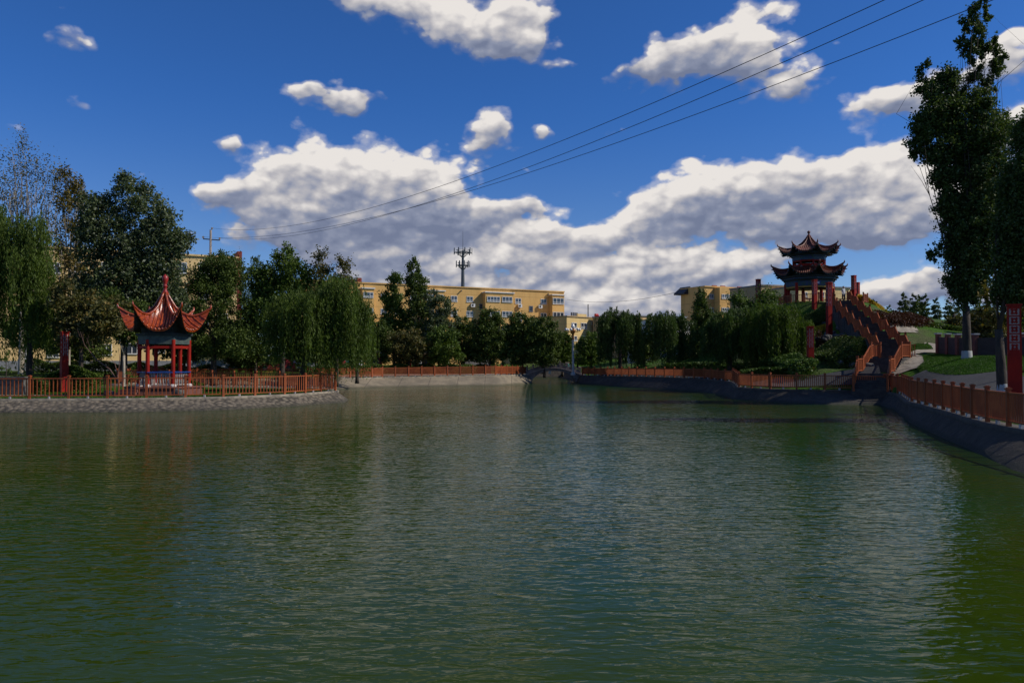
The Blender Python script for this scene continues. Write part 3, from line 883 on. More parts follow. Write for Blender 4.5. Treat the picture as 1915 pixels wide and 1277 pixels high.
bush_tree('dark filler tree in the gap left of the red pavilion before the pale block', 150, 76, 560, 60, L_dark, n=16000)
bush_tree('dark tree with low crown behind the leftmost willow', 60, 78, 560, 60, L_dark, n=14000, bot=655)
bush_tree('dark tree directly behind the finial of the red pavilion', 292, 78, 545, 44, L_grey, n=14000, bot=660)
bush_tree('dark tree showing between the columns of the red pavilion', 345, 77, 565, 44, L_dark, n=16000)
bush_tree('dark bushy tree between the round tree and the big willow', 470, 80, 580, 50, L_dark, n=18000, bot=696)
bush_tree('dark low tree behind the trunk of the big willow', 570, 92, 600, 60, L_dark, n=18000, bot=694)
bush_tree('low dark tree filling the space right of the big willow trunk', 645, 98, 600, 50, L_dark, n=14000, bot=690)
# --- far bank, left of the bridge
tree('pointed_tree', 'pointed dark tree standing left of the tallest one in front of the ochre block', 'tree', 737, 106,
     [(737, 530, 14, 20), (735, 560, 22, 26), (742, 595, 30, 30), (730, 630, 34, 34)], L_mid, n=15000, ls=.24, tr=.22, up=.7)
tree('pointed_tree', 'tallest pointed dark tree in front of the long ochre apartment block', 'tree', 778, 104,
     [(775, 502, 11, 18), (778, 530, 20, 24), (780, 560, 24, 28), (785, 600, 34, 34), (775, 640, 38, 34)], L_dark, n=17000, ls=.24, tr=.24, up=.7)
tree('broadleaf_tree', 'soft rounded tree right of the two pointed trees before the ochre block', 'tree', 822, 102,
     [(822, 575, 26, 26), (806, 560, 18, 18), (838, 595, 24, 24), (820, 620, 36, 34)], L_grey, n=15000, ls=.18, tr=.2, sub=.55)
bush_tree('dark tree at the left end of the far bank row beside the thin willow', 703, 96, 592, 34, L_dark)
bush_tree('olive tinted low tree in the far bank row below the tallest pointed tree', 765, 94, 612, 40, L_olv, n=12000)
bush_tree('green low tree in the far bank row below the soft rounded tree', 832, 95, 612, 38, L_mid, n=13000)
bush_tree('dark round tree left of the egg shaped tree on the far bank', 868, 104, 590, 28, L_dark)
bush_tree('egg shaped dark tree standing before the middle bay of the ochre block', 916, 101, 574, 36, L_dark, n=20000)
bush_tree('widest dark rounded tree right of the egg shaped tree by the ochre block', 977, 102, 580, 40, L_dark, n=22000)
bush_tree('rounded dark tree at the right end of the far row beside the bridge', 1018, 100, 590, 34, L_dark, n=17000)
bush_tree('small paler tree just left of the white ornamental lamp', 1052, 106, 622, 24, L_mid, n=9000)
bush_tree('small bushy tree right of the white ornamental lamp', 1106, 112, 620, 28, L_mid, n=10000)
bush_tree('dark bushy tree behind the ornamental lamp and the bridge', 1080, 135, 632, 40, L_dark, n=9000)
bush_tree('dark filler tree behind the row below the ochre block', 940, 125, 600, 60, L_dark, n=12000)
bush_tree('dark tree behind the olive tree on the far bank', 790, 120, 600, 60, L_dark, n=12000)
bush_tree('dark tree in the background behind the big willow', 590, 110, 590, 80, L_dark, n=14000)
bush_tree('dark tree in the background behind the rounded tree by the pale block', 440, 92, 600, 70, L_dark, n=14000)

# --- far bank, right of the bridge
tree('willow_tree', 'leftmost of the willows on the bank right of the bridge', 'tree', 1160, 96,
     [(1155, 605, 34, 28), (1180, 600, 22, 22), (1135, 620, 16, 20)], L_wil2, n=26000, ls=.16, kind='willow', bot=688, tr=.22, fork=3)
tree('willow_tree', 'willow with drooping tips in front of the white low building', 'tree', 1250, 92,
     [(1245, 600, 34, 26), (1270, 612, 26, 24), (1225, 615, 22, 24)], L_wil2, n=28000, ls=.15, kind='willow', bot=688, tr=.22, fork=3)
tree('pointed_tree', 'pointed dark green tree before the left corner of the yellow building on the right', 'tree', 1312, 96,
     [(1311, 562, 11, 18), (1313, 590, 19, 24), (1316, 622, 25, 30), (1318, 655, 30, 26)], L_dark, n=15000, ls=.2, tr=.2, up=.7)
bush_tree('low dark tree between the middle willows on the right bank', 1205, 104, 615, 30, L_dark, n=10000)
bush_tree('low olive tree between pointed tree and the white low building', 1288, 100, 622, 26, L_olv, n=8000)
tree('willow_tree', 'broad willow below the left side of the double roofed hill pavilion', 'tree', 1365, 74,
     [(1370, 606, 38, 26), (1398, 598, 42, 26), (1345, 616, 28, 24), (1400, 622, 44, 30)], L_wil2, n=52000, ls=.13, kind='willow', bot=684, tr=.26, fork=3)
tree('willow_tree', 'large willow with rounded crown directly left of the hill stairs', 'tree', 1452, 70,
     [(1458, 596, 40, 32), (1430, 588, 32, 24), (1485, 612, 26, 36), (1440, 624, 46, 32)], L_wil, n=52000, ls=.12, kind='willow', bot=684, tr=.26, fork=3)
tree('broadleaf_tree', 'spiky topped young tree before the yellow building left of the hill pavilion', 'tree', 1385, 86,
     [(1380, 562, 9, 16), (1402, 572, 12, 12), (1436, 562, 16, 14), (1415, 590, 28, 16)], L_mid, n=7000, ls=.18, tr=.15, up=1.3, sprig=.8)

# --- big poplars on the right
tree('poplar_tree', 'towering dark poplar with a leafy left shoulder above the right hand lawn', 'tree', 1808, 52,
     [(1808, 560, 26, 22), (1815, 530, 44, 36), (1830, 480, 62, 46), (1835, 430, 70, 50), (1835, 380, 72, 50), (1840, 330, 80, 50), (1815, 290, 70, 50), (1750, 290, 34, 30), (1722, 262, 24, 30),
      (1740, 230, 36, 34), (1762, 200, 38, 34), (1735, 165, 20, 24), (1770, 155, 30, 26), (1726, 130, 10, 16), (1800, 190, 30, 24), (1712, 290, 12, 12), (1850, 260, 46, 50), (1872, 240, 30, 34), (1745, 480, 14, 10), (1772, 380, 20, 26), (1762, 335, 18, 14),
      (1816, 98, 16, 26), (1828, 60, 14, 26), (1808, 50, 10, 18), (1820, 22, 12, 20), (1840, 100, 12, 22), (1824, 145, 14, 24), (1866, 128, 18, 20), (1860, 92, 10, 20), (1874, 108, 11, 16), (1852, 162, 14, 18), (1834, 10, 10, 16), (1846, 36, 8, 16), (1798, 84, 8, 14), (1785, 400, 36, 50), (1792, 470, 38, 50), (1768, 335, 28, 32), (1790, 240, 40, 44), (1835, 200, 22, 44), (1790, 530, 26, 34)],
     L_pop, n=140000, ls=.15, tr=.3, sub=.52, up=.7, fork=3.6, wash=True, shell=.1, nl=34, wig=.05)
tree('poplar_tree', 'poplar with whitewashed trunk foot beside the nearest lattice lamp pillar', 'tree', 1874, 37,
     [(1885, 545, 32, 30), (1900, 490, 44, 44), (1920, 430, 56, 60), (1930, 350, 60, 70), (1935, 260, 45, 60), (1960, 480, 60, 80), (1905, 540, 50, 30), (1890, 390, 20, 50)],
     L_pop, n=100000, ls=.12, tr=.24, sub=.45, up=.7, wash=True, lean=(-.15, 0), fork=3.2, shell=.1)
tree('young_tree', 'yellow leaved young tree whose top shows beside the nearest lamp pillar', 'tree', 1868, 41,
     [(1872, 548, 22, 14), (1890, 560, 22, 14), (1850, 560, 14, 10), (1868, 600, 14, 20), (1905, 552, 20, 10)], L_yel, n=2600, ls=.16, tr=.07, bark=m_pbark, sub=.5, sprig=1.0)
bush_tree('olive bushy tree between the tall poplars on the right', 1850, 60, 575, 34, L_olv, n=12000, bot=650)
bush_tree('bushy tree left of the tall poplar trunk beyond the pillared wall', 1785, 84, 588, 30, L_olv, n=9000, bot=652)
bush_tree('green bushy tree directly right of the tall poplar trunk', 1828, 78, 575, 26, L_dark, n=9000, bot=655)
bush_tree('dark bushy tree at the right edge behind the pillared wall', 1905, 66, 570, 36, L_dark, n=10000, bot=660)

# distant wind-bent poplars beyond the hill
pr = np.random.RandomState(5)
pt = thing('poplar_tree', 'distant dark columnar poplar', 'tree', (0, 0, 0))
C, A, B = leafy_cloud(pr, [(0, 0, 2.6, 1.0, 1.0, 1.8), (0, 0, 4.6, .95, .95, 1.8), (-.1, 0, 6.3, .75, .75, 1.3), (-.3, 0, 7.6, .45, .45, .9)], 5000, .22, sub=.5, up=.6)
leaves('crown', C, A, B, L_pop, pt)
tk = MB(); tk.tube([(0, 0, -.5), (0, 0, 2), (0, 0, 6)], [.14, .11, .04], 6); tk.build('trunk', m_bark, pt)
tops = [(1623, 568), (1636, 563), (1652, 574), (1662, 573), (1686, 550), (1705, 552), (1720, 555), (1733, 553), (1750, 560), (1771, 562), (1786, 566), (1848, 560), (1862, 566)]
first = True
for i, (px, py) in enumerate(tops):
    D = 150 + (i * 37 % 23)
    o = pt if first else copy_tree(pt); first = False
    top = P(px, py, D); zb = tz(top[0], D) - .5
    o.location = (top[0], D, zb); k = max(.35, (top[2] - zb) / 8.4); o.scale = (k * 1.35, k * 1.35, k); o.rotation_euler = (0, R(4 + i % 3 * 2), i * 1.3)
    o['label'] = ['leftmost small skyline poplar just right of the terrace pillars', 'second small skyline poplar right of the terrace pillars', 'low skyline poplar above the right end of the yellow flower bed', 'small skyline poplar between the flower bed and the first tall one',
      'tallest pointed skyline poplar, first of the tall row right of the flower bed', 'second tall skyline poplar of the row', 'third tall skyline poplar, narrow, left one of a close pair', 'fourth tall skyline poplar, right one of a close pair', 'leaning skyline poplar above the pale shed', 'skyline poplar right of the pale shed',
      'skyline poplar just left of the tall poplar trunk', 'skyline poplar seen right of the tall poplar trunk', 'last skyline poplar seen right of the tall poplar trunk'][i]
    o['group'] = 'row of poplars on the skyline'

# ---------------------------------------------------------------- hedges, shrubs, flowers
def hedge(name, label, cat, pts, w, h, lm, n, ls=.12, mats_=None, group=None):
    TSEED[0] += 1; r = np.random.RandomState(TSEED[0])
    D = dens_poly([np.array(p)[:2] for p in pts], False, .3); base = np.array([D[0][0], D[0][1], tz(*D[0])])
    k = r.randint(0, len(D), n); ph = D[k] + r.uniform(-w / 2, w / 2, (n, 2))
    z0 = terr(ph[:, 0], ph[:, 1]); hh = h * (.85 + .3 * np.sin(ph[:, 0] * 1.7 + ph[:, 1]) * .5)
    zz = z0 + hh * (1 - r.rand(n) ** 2.2)
    C = np.column_stack([ph, zz]) - base
    A = rdir(r, n); B = np.cross(A, rdir(r, n)); B /= np.linalg.norm(B, axis=1)[:, None] + 1e-6
    o = leaves(name, C, A * ls * .6, B * ls * .4, lm, None); o.location = tuple(base)
    return tag(o, label, cat, group)
hedge('hedge', 'long clipped green hedge behind the shaded fence right of the bridge', 'hedge', inland(RI + 1, RI + 5, 5.0), 1.6, 1.35, L_hedge, 26000, .17)
hedge('hedge', 'bright green hedge piece left of the lattice lamp pillar at the stair foot', 'hedge', [TD(1405, 63), TD(1500, 62)], 1.6, 1.1, L_hedge, 12000, .14)
hedge('shrub_row', 'reddish brown shrub band across the hillside left of the stairs', 'shrubs', [T(1520, 652), T(1560, 650), T(1595, 655)], 1.5, .7, L_red, 7000, .14)
hedge('flower_bed', 'small yellow flower patch on the hillside by the lamp pillar', 'flowers', [T(1522, 624), T(1538, 622)], 1.0, .5, L_flw, 1500, .13)
hedge('flower_bed', 'bright yellow flower bed on the hilltop right of the stair railing', 'flowers', [P(1610, 588, 91), P(1635, 590, 90), P(1656, 592, 89)], 1.6, 1.35, L_flw, 9000, .15)
hedge('shrub_row', 'dark red brown hedge on the hilltop right of the yellow flower bed', 'shrubs', [T(1650, 606), T(1690, 606), T(1722, 606)], 2.0, .9, L_red, 9000, .16)
hedge('shrub_row', 'dark clipped shrubs below the front of the double roofed hill pavilion', 'shrubs', [P(1500, 600, 83.2), P(1540, 600, 82.6)], 1.6, .55, L_dark, 7000, .12)
hedge('shrub_row', 'dark low shrubs on the slope left of the lowest stair flight', 'shrubs', [T(1525, 672), T(1560, 665), T(1600, 668)], 2.6, .9, L_dark, 12000, .13)
hedge('shrub_row', 'wild green shrubs on the crest beyond the curved hillside path', 'shrubs', [P(1690, 632, 80), P(1740, 628, 82), P(1790, 626, 82)], 3.0, .55, L_mid, 14000, .15)
hedge('shrub_row', 'greenery on the crest below the distant poplars', 'shrubs', [P(1670, 602, 128), P(1720, 600, 130), P(1800, 600, 130), P(1900, 600, 120)], 5.0, .8, L_mid, 20000, .22)
hedge('flower_bed', 'small yellow flowers among the trees below the yellow building', 'flowers', [P(1297, 640, 99), P(1313, 640, 98)], .8, 2.7, L_flw, 500, .16)
hedge('hedge', 'low clipped green hedge at the left end of the peninsula', 'hedge', [TD(25, 52), TD(75, 52)], .9, 1.3, L_dark, 8000, .12)
hedge('shrub_row', 'shrubs around the foot of the lattice pillar on the peninsula', 'shrubs', [TD(105, 55), TD(165, 55)], 1.6, 1.9, L_mid, 9000, .13)
hedge('hedge', 'green hedge strip at the foot of the pale yellow block behind the pavilion', 'hedge', [TD(60, 80), TD(200, 80), TD(420, 80)], 1.6, 1.4, L_dark, 16000, .16)
hedge('hedge', 'dark clipped hedge behind the long fence on the far bank', 'hedge', inland(FARI, FARJ, 6.5), 1.5, 1.2, L_dark, 22000, .16)
hedge('hedge', 'low dark hedge right of the red pavilion plinth', 'hedge', [TD(346, 51), TD(366, 51.5)], .9, .95, L_dark, 4500, .11)

# grass on the lawn and the peninsula edge
def grass(name, poly, n, hgt):
    r = np.random.RandomState(31 + n % 7); poly = np.array(poly)
    lo = poly.min(0); hi = poly.max(0); X = r.uniform(lo[0], hi[0], n * 2); Y = r.uniform(lo[1], hi[1], n * 2)
    k = inpoly(X, Y, poly); X = X[k][:n]; Y = Y[k][:n]; n = len(X)
    Cc = np.column_stack([X, Y, terr(X, Y) + hgt * .45])
    A = r.normal(size=(n, 3)) * .35; A[:, 2] = 1; A *= hgt * .5 * (.5 + r.rand(n, 1))
    a = r.rand(n) * 6.28; B = np.column_stack([np.cos(a), np.sin(a), 0 * a]) * .02
    return struct(leaves(name, Cc, A, B, L_grass, None), 'stuff')
L_grass = leafmat('grass_blades', (0.028, 0.085, 0.004), (0.075, 0.17, 0.010))
lw = [T(1735, 697), T(1870, 697), T(1990, 700), T(1990, 668), T(1880, 668), T(1765, 664), T(1725, 668), T(1728, 680), T(1715, 692)]
o = grass('lawn_grass', [p[:2] for p in lw], 110000, .15); o['label'] = 'short grass on the lawn around the tall poplar'
lw2 = [T(1705, 648), T(1705, 656), T(1745, 655), T(1735, 642)]
o = grass('slope_grass', [p[:2] for p in lw2], 20000, .16); o['label'] = 'short grass between the two hillside paths'
pen = [tuple(p[:2] + np.array([0, .8])) for p in l[1:]] + [(-17, 60), (-30, 60), (-50, 60)]
o = grass('peninsula_grass', pen, 60000, .12); o['label'] = 'short grass on the peninsula behind the fence'
#PART2
# ---------------------------------------------------------------- pavilions
def roof_parts(t, n, ph0, ridge, mid, ae_mid, m_t, rib=.22, rr=.05, ridr=.08, under=None, a0=.1, skirt=None, raft=False):
    tan = math.tan(math.pi / n); cosn = math.cos(math.pi / n)
    rx, rz_ = zip(*ridge); mx, mz = zip(*mid)
    rtip = rx[-1]; ae_c = rtip * cosn
    def zf(a, w):
        zm = np.interp(a, mx, mz); zr = np.interp(a / cosn, rx, rz_)
        return zm + (zr - zm) * abs(w) ** 2.6
    def ae(w): return ae_mid + (ae_c - ae_mid) * abs(w) ** 2.2
    top = MB(); un = MB(); ribs = MB(); rid = MB(); sk = MB(); raf = MB()
    M_, K_ = 14, 14
    for s_ in range(n):
        phc = ph0 + (s_ + .5) * 2 * math.pi / n
        ca, sa = math.cos(phc), -math.sin(phc)
        def w2(a, b, z): return (a * ca - b * sa, a * sa + b * ca, z)
        vs = []; vu = []
        for i in range(M_ + 1):
            for k in range(K_ + 1):
                w = -1 + 2 * k / K_; a = a0 + (ae(w) - a0) * i / M_
                z = zf(a, w); vs.append(w2(a, w * a * tan, z)); vu.append(w2(a - .02, w * (a - .02) * tan, z - .11))
        fs = [(i * (K_ + 1) + k, (i + 1) * (K_ + 1) + k, (i + 1) * (K_ + 1) + k + 1, i * (K_ + 1) + k + 1) for i in range(M_) for k in range(K_)]
        top.add(vs, fs); un.add(vu, [f[::-1] for f in fs])
        e0 = M_ * (K_ + 1)
        top.add([vs[e0 + k] for k in range(K_ + 1)] + [vu[e0 + k] for k in range(K_ + 1)], [(k, k + 1 + K_, k + 2 + K_, k + 1) for k in range(K_)])
        if skirt:
            a = skirt[0] * cosn; vv = []
            for k in range(K_ + 1): w = -1 + 2 * k / K_; vv.append(w2(a, w * a * tan, zf(a, w) - .1))
            for k in range(K_ + 1): w = -1 + 2 * k / K_; vv.append(w2(a - .25, w * (a - .25) * tan, skirt[1]))
            sk.add(vv, [(k, k + 1, k + 2 + K_, k + 1 + K_) for k in range(K_)])
        if raft:
            for k in range(-5, 6):
                w = k / 5.2; a2_ = ae(w) + .1; a1_ = a2_ * .72
                raf.bar(w2(a1_, w * a1_ * tan, zf(a1_, w) - .3), w2(a2_, w * a2_ * tan, zf(min(a2_, ae_c), w) - .2), .07, .09)
        nb = int(ae_c * tan / rib)
        for k in range(-nb, nb + 1):
            b = k * rib
            a1 = max(a0, abs(b) / tan + .02); a2 = ae_c
            for _ in range(12): a2 = ae(min(1, abs(b) / (a2 * tan)))
            if a2 - a1 < .1: continue
            pts = []
            for i in range(9):
                a = a1 + (a2 + .02 - a1) * i / 8; pts.append(w2(a, b, zf(a, min(1, abs(b) / (a * tan))) + .015))
            ribs.tube(pts, rr, 6)
            # round tile end
        ph = ph0 + s_ * 2 * math.pi / n; c2, s2 = math.cos(ph), -math.sin(ph)
        pts = []; rad = []
        for i in range(15):
            r_ = .06 + (rtip + .04 - .06) * i / 14
            pts.append((r_ * c2, r_ * s2, np.interp(r_, rx, rz_) + .05)); rad.append(ridr)
        zt = rz_[-1]
        pts += [((rtip + .1) * c2, (rtip + .1) * s2, zt + .16), ((rtip + .09) * c2, (rtip + .09) * s2, zt + .32)]; rad += [ridr * .85, ridr * .35]
        rid.tube(pts, rad, 7)
    o = top.build('roof', m_t, t, smooth=True)
    ribs.build('tile_ribs', m_t, o, smooth=True)
    rid.build('ridges', m_t, o, smooth=True)
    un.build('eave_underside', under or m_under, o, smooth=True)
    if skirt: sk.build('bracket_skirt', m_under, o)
    if raft: raf.build('rafters', m_paint, o)
    return o
def ngon_band(n, ph0, r0, r1, z0, z1):
    b = MB(); V = []; 
    for z, r in ((z0, r1), (z1, r1), (z1, r0), (z0, r0)):
        for k in range(n):
            p = ph0 + k * 2 * math.pi / n; V.append((r * math.cos(p), -r * math.sin(p), z))
    fs = []
    for j in range(4):
        for k in range(n):
            k2 = (k + 1) % n; j2 = (j + 1) % 4
            fs.append((j * n + k, j2 * n + k, j2 * n + k2, j * n + k2))
    b.add(V, fs); return b
def columns(t, n, ph0, rc, z0, z1, r=.15, foot=True):
    b = MB(); b.lathe([(r, 0), (r, z1 - z0)], seg=14); first = b.build('column', m_red, t, smooth=False)
    fb = MB(); fb.lathe([(r * 1.7, 0), (r * 1.75, .07), (r * 1.35, .15), (r * 1.02, .17)], seg=14); f0 = fb.build('column_base', m_foot, first, smooth=False)
    for k in range(n):
        p = ph0 + k * 2 * math.pi / n
        c = first if k == 0 else first.copy()
        if k: COL.objects.link(c); c.parent = t; f = f0.copy(); COL.objects.link(f); f.parent = c
        c.location = (rc * math.cos(p), -rc * math.sin(p), z0)

# red hexagonal pavilion on the peninsula
PX, PD = 307.5, 50.0
pc = np.array([(PX - 957.5) / F * PD, PD, 0.0])
t = thing('pavilion', 'small hexagonal red pavilion with upturned glossy red tiled roof on the peninsula', 'pavilion', (pc[0], pc[1], .6))
n6 = 6; ph = R(45.64)
def zz(px): return EYE + px / 28.7 - .6
def rr_(px): return px / 28.7
b = MB()
pl = [(2.55 * math.cos(ph + k * math.pi / 3), -2.55 * math.sin(ph + k * math.pi / 3)) for k in range(6)][::-1]
b.prism(pl, -.4, .58); b.prism([(x * 1.04, y * 1.04) for x, y in pl], .58, .66); b.build('plinth', m_plinth, t)
b = MB()
for k in range(3): b.box((-1.3, -2.5 - .28 * k, .45 - .2 * k), (1.3, .3, .2), 0)
b.build('steps', m_plinth, t)
columns(t, 6, ph, 1.64, .66, zz(36), .135)
ngon_band(6, ph, 1.5, 1.76, zz(28), zz(44)).build('painted_frieze', mat('grey_green_frieze', (.06, .085, .07), .7, (.035, .05, .05), 5, detail=1), t)
ngon_band(6, ph, 1.55, 1.70, zz(20), zz(25)).build('hanging_lattice', m_red, t)
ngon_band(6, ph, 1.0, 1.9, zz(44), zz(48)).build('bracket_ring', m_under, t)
ridge = [(0, zz(130)), (rr_(10), zz(112)), (rr_(20), zz(97)), (rr_(32), zz(87)), (rr_(45), zz(81)), (rr_(58), zz(80.5)), (rr_(72), zz(85)), (rr_(86), zz(94))]
midp = [(0, zz(128)), (rr_(8), zz(103)), (rr_(18), zz(85)), (rr_(32), zz(71)), (rr_(48), zz(60)), (rr_(68), zz(52))]
roof_parts(t, 6, ph, ridge, midp, rr_(64), m_tile, rib=.235, rr=.062, ridr=.085, skirt=(1.72, zz(42)))
b = MB(); z0 = zz(122)
b.lathe([(.17, z0), (.2, z0 + .15), (.13, z0 + .25), (.11, z0 + .45), (.17, z0 + .5), (.12, z0 + .58), (.12, z0 + .68), (.18, z0 + .86), (.22, z0 + 1.02), (.18, z0 + 1.16), (.06, z0 + 1.25), (.02, z0 + 1.3)], seg=14)
t.scale = (.911, .911, 1)
b.build('finial', mat('dull_red_finial', (.33, .02, .015), .4), t, smooth=True)
for k in range(6):
    if k == 4: continue
    p0 = ph + k * math.pi / 3; p1 = p0 + math.pi / 3; rc = 1.64
    a = np.array([rc * math.cos(p0), -rc * math.sin(p0), 0]); c = np.array([rc * math.cos(p1), -rc * math.sin(p1), 0])
    o = MB(); o.bar(a + [0, 0, 1.58], c + [0, 0, 1.58], .34, .07); bench = o.build('seat_rail', m_blue, t)
    o = MB(); o.bar(a + [0, 0, .78], c + [0, 0, .78], .07, .07)
    for j in range(9):
        q_ = a + (c - a) * ((j + .5) / 9); o.lathe([(.035, .8), (.06, .95), (.03, 1.15), (.06, 1.38), (.035, 1.54)], c=(q_[0], q_[1], 0), seg=6)
    o.build('balusters', m_conc, bench)

# double roofed octagonal pavilion on the hill
HX, HY = (1514.5 - 957.5) / F * 90, 90.0
t = thing('pavilion', 'double roofed octagonal pavilion with dark red tiles on top of the hill', 'pavilion', (HX, HY, HILLZ))
s16 = 15.95; ph = R(6.2); t.scale = (.932, .932, 1)
def hz(py): return (672 - py) / s16 + EYE - HILLZ
pp = [(5.2 * math.cos(R(22.5 + 45 * k)) + 1.5, 5.2 * math.sin(R(22.5 + 45 * k))) for k in range(8)]
b = MB(); b.prism(pp, -2.2, .0); b.prism([(1.5 + (x - 1.5) * 1.03, y * 1.03) for x, y in pp], 0.0, .12); b.build('terrace', m_step, t)
columns(t, 8, ph, 2.88, .12, hz(531), .2)
ngon_band(8, ph, 2.7, 3.02, hz(537), hz(528)).build('painted_frieze', m_paint, t)
ngon_band(8, ph, 2.72, 2.99, hz(540), hz(537.6)).build('hanging_lattice', m_gold, t)
for j in range(3):
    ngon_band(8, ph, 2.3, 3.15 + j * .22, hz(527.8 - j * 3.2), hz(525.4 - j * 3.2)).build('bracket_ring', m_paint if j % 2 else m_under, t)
rg = [(1.7, hz(496)), (2.2, hz(500.5)), (2.8, hz(503.5)), (3.5, hz(504)), (4.1, hz(501.5)), (4.55, hz(498))]
md = [(1.5, hz(497)), (2.1, hz(503.5)), (2.8, hz(509)), (3.9, hz(515.5))]
roof_parts(t, 8, ph, rg, md, 3.75, m_tile2, rib=.22, rr=.055, ridr=.09, a0=1.6, skirt=(3.1, hz(530)), raft=True)
columns(t, 8, ph, 1.92, hz(501), hz(484), .12)
ngon_band(8, ph, 1.85, 2.0, hz(499), hz(495.4)).build('upper_railing', m_red, t)
ngon_band(8, ph, 1.80, 2.06, hz(488), hz(482)).build('painted_frieze', m_paint, t)
ngon_band(8, ph, 1.86, 1.98, hz(490.5), hz(488.4)).build('hanging_lattice', m_red, t)
for j in range(3):
    ngon_band(8, ph, 1.3, 2.2 + j * .24, hz(481.8 - j * 2.8), hz(479.8 - j * 2.8)).build('bracket_ring', m_paint if j % 2 == 0 else m_under, t)
rg = [(0, hz(438)), (.35, hz(446)), (.8, hz(454)), (1.4, hz(460.5)), (2.1, hz(464.5)), (2.8, hz(465.5)), (3.4, hz(463)), (3.75, hz(460))]
md = [(0, hz(439)), (.35, hz(448)), (.8, hz(457)), (1.6, hz(465)), (2.4, hz(470)), (3.2, hz(473.5))]
roof_parts(t, 8, ph, rg, md, 3.1, m_tile2, rib=.22, rr=.055, ridr=.085, skirt=(2.15, hz(483)), raft=True)
b = MB(); z0 = hz(441)
b.lathe([(.16, z0), (.18, z0 + .12), (.1, z0 + .2), (.1, z0 + .3), (.2, z0 + .42), (.2, z0 + .52), (.05, z0 + .64)], seg=12); b.build('finial', m_tile2, t, smooth=True)
b = MB(); b.box((-.25, -2.93, hz(532.5)), (.95, .06, .42)); o = b.build('name_board', mat('blue_board', (.02, .05, .2), .5), t)
b = MB(); b.box((-.25, -2.965, hz(532.5)), (.7, .012, .17)); b.build('board_panel', m_white, o)
b = MB(); b.tube([(0, 0, .12), (0, 0, .8)], .1, 8); b.lathe([(.55, .8), (.55, .9)], seg=16); b.build('round_table', m_foot, t)

# railings of the terrace
cx, cy = HX + 1.5, HY
def tp(deg, r=5.1): return np.array([cx + r * math.cos(R(deg)), cy + r * math.sin(R(deg)), HILLZ + .12])
mkfence('brown railing round the left and rear of the hilltop terrace', [tp(a) for a in (262, 247.5, 202.5, 157.5, 112.5)], 1.1, 1.7, feet=False, bs=.17)
mkfence('brown railing on the right edge of the hilltop terrace by the two pillars', [tp(a) for a in (305, 337.5, 22.5, 67.5)], 1.1, 1.7, feet=False, bs=.17)

# ---------------------------------------------------------------- staircase
A0_ = np.array([(1627 - 957.5) / F * 52.3, 52.3, .82])
W0 = A0_; W1 = np.array([25.55, 54.3, 2.02]); W2 = np.array([26.5, 55.6, 2.05]); W3 = np.array([27.75, 57.0, 3.08]); W4 = np.array([29.05, 58.3, 3.1])
TOP = np.array([36.1, 85.1, HILLZ + .1])
segs = [(W0, W1, 1), (W1, W2, 0), (W2, W3, 1), (W3, W4, 0)]
d = TOP - W4; NF = 8; run = d[:2] / NF; rise = d[2] / NF; cur = W4.copy()
for i in range(NF):
    nx_ = cur + np.array([run[0] * .38, run[1] * .38, rise]); segs.append((cur, nx_, 1))
    n2 = cur + np.array([run[0], run[1], rise]); segs.append((nx_, n2, 0)); cur = n2
st = thing('staircase', 'long hillside staircase with stepped brown railings climbing to the hilltop pavilion', 'staircase', W0)
sm = MB(); wd = 2.1
def side_of(a, b):
    u = (b - a)[:2]; u = u / np.linalg.norm(u); return u, np.array([-u[1], u[0]])
for a, b, kind in segs:
    u, nn = side_of(a, b); L = np.linalg.norm((b - a)[:2]); rz = math.atan2(u[1], u[0])
    if kind:
        ns = max(3, round((b[2] - a[2]) / .15))
        for k in range(ns):
            z = a[2] + (b[2] - a[2]) * (k + 1) / ns; c = a[:2] + (b - a)[:2] * ((k + .5) / ns)
            sm.box((c[0], c[1], z - .9), (L / ns + .02, wd + .3, 1.8), rz)
    else:
        c = (a + b) / 2; sm.box((c[0], c[1], a[2] - .93), (L + .1, wd + .34, 1.8), rz)
sm.build('steps', m_step, st, tuple(W0))
po = None
for sgn, nm in ((1, 'left'), (-1, 'right')):
    for i, (a, b, kind) in enumerate(segs):
        u, nn = side_of(a, b); off = nn * sgn * (wd / 2)
        pa = a + np.append(off, 0); pb = b + np.append(off, 0)
        if i in (1, 3):   # widened landings: join smoothly
            pa = segs[i - 1][1] + np.append(side_of(*segs[i - 1][:2])[1] * sgn * wd / 2, 0)
        if po is None: o = po = post_mb(1.15, .13).build('post', m_fence, st)
        else: o = po.copy(); COL.objects.link(o); o.parent = st
        o.location = tuple(pa - W0); o.rotation_euler = (0, 0, math.atan2(u[1], u[0]))
        o = po.copy(); COL.objects.link(o); o.parent = st
        o.location = tuple(pb - u[0] * 0 - W0 + np.array([0, 0, .02])); o.rotation_euler = (0, 0, math.atan2(u[1], u[0]) + .02)
        panel_mb(pa, pb, 1.12, .15, .05).build('railing_panel', m_fence, st, tuple(W0))
# short cross panels at the landing where the upper flight shifts right
for p in (np.array([W3[0] - .75, W3[1] + .35, 3.08]), np.array([W4[0] + .72, W4[1] - .55, 3.1])):
    q2 = p + np.array([.62, -.05, 0]); panel_mb(p, q2, 1.12, .15, .02).build('railing_panel', m_fence, st, tuple(W0))

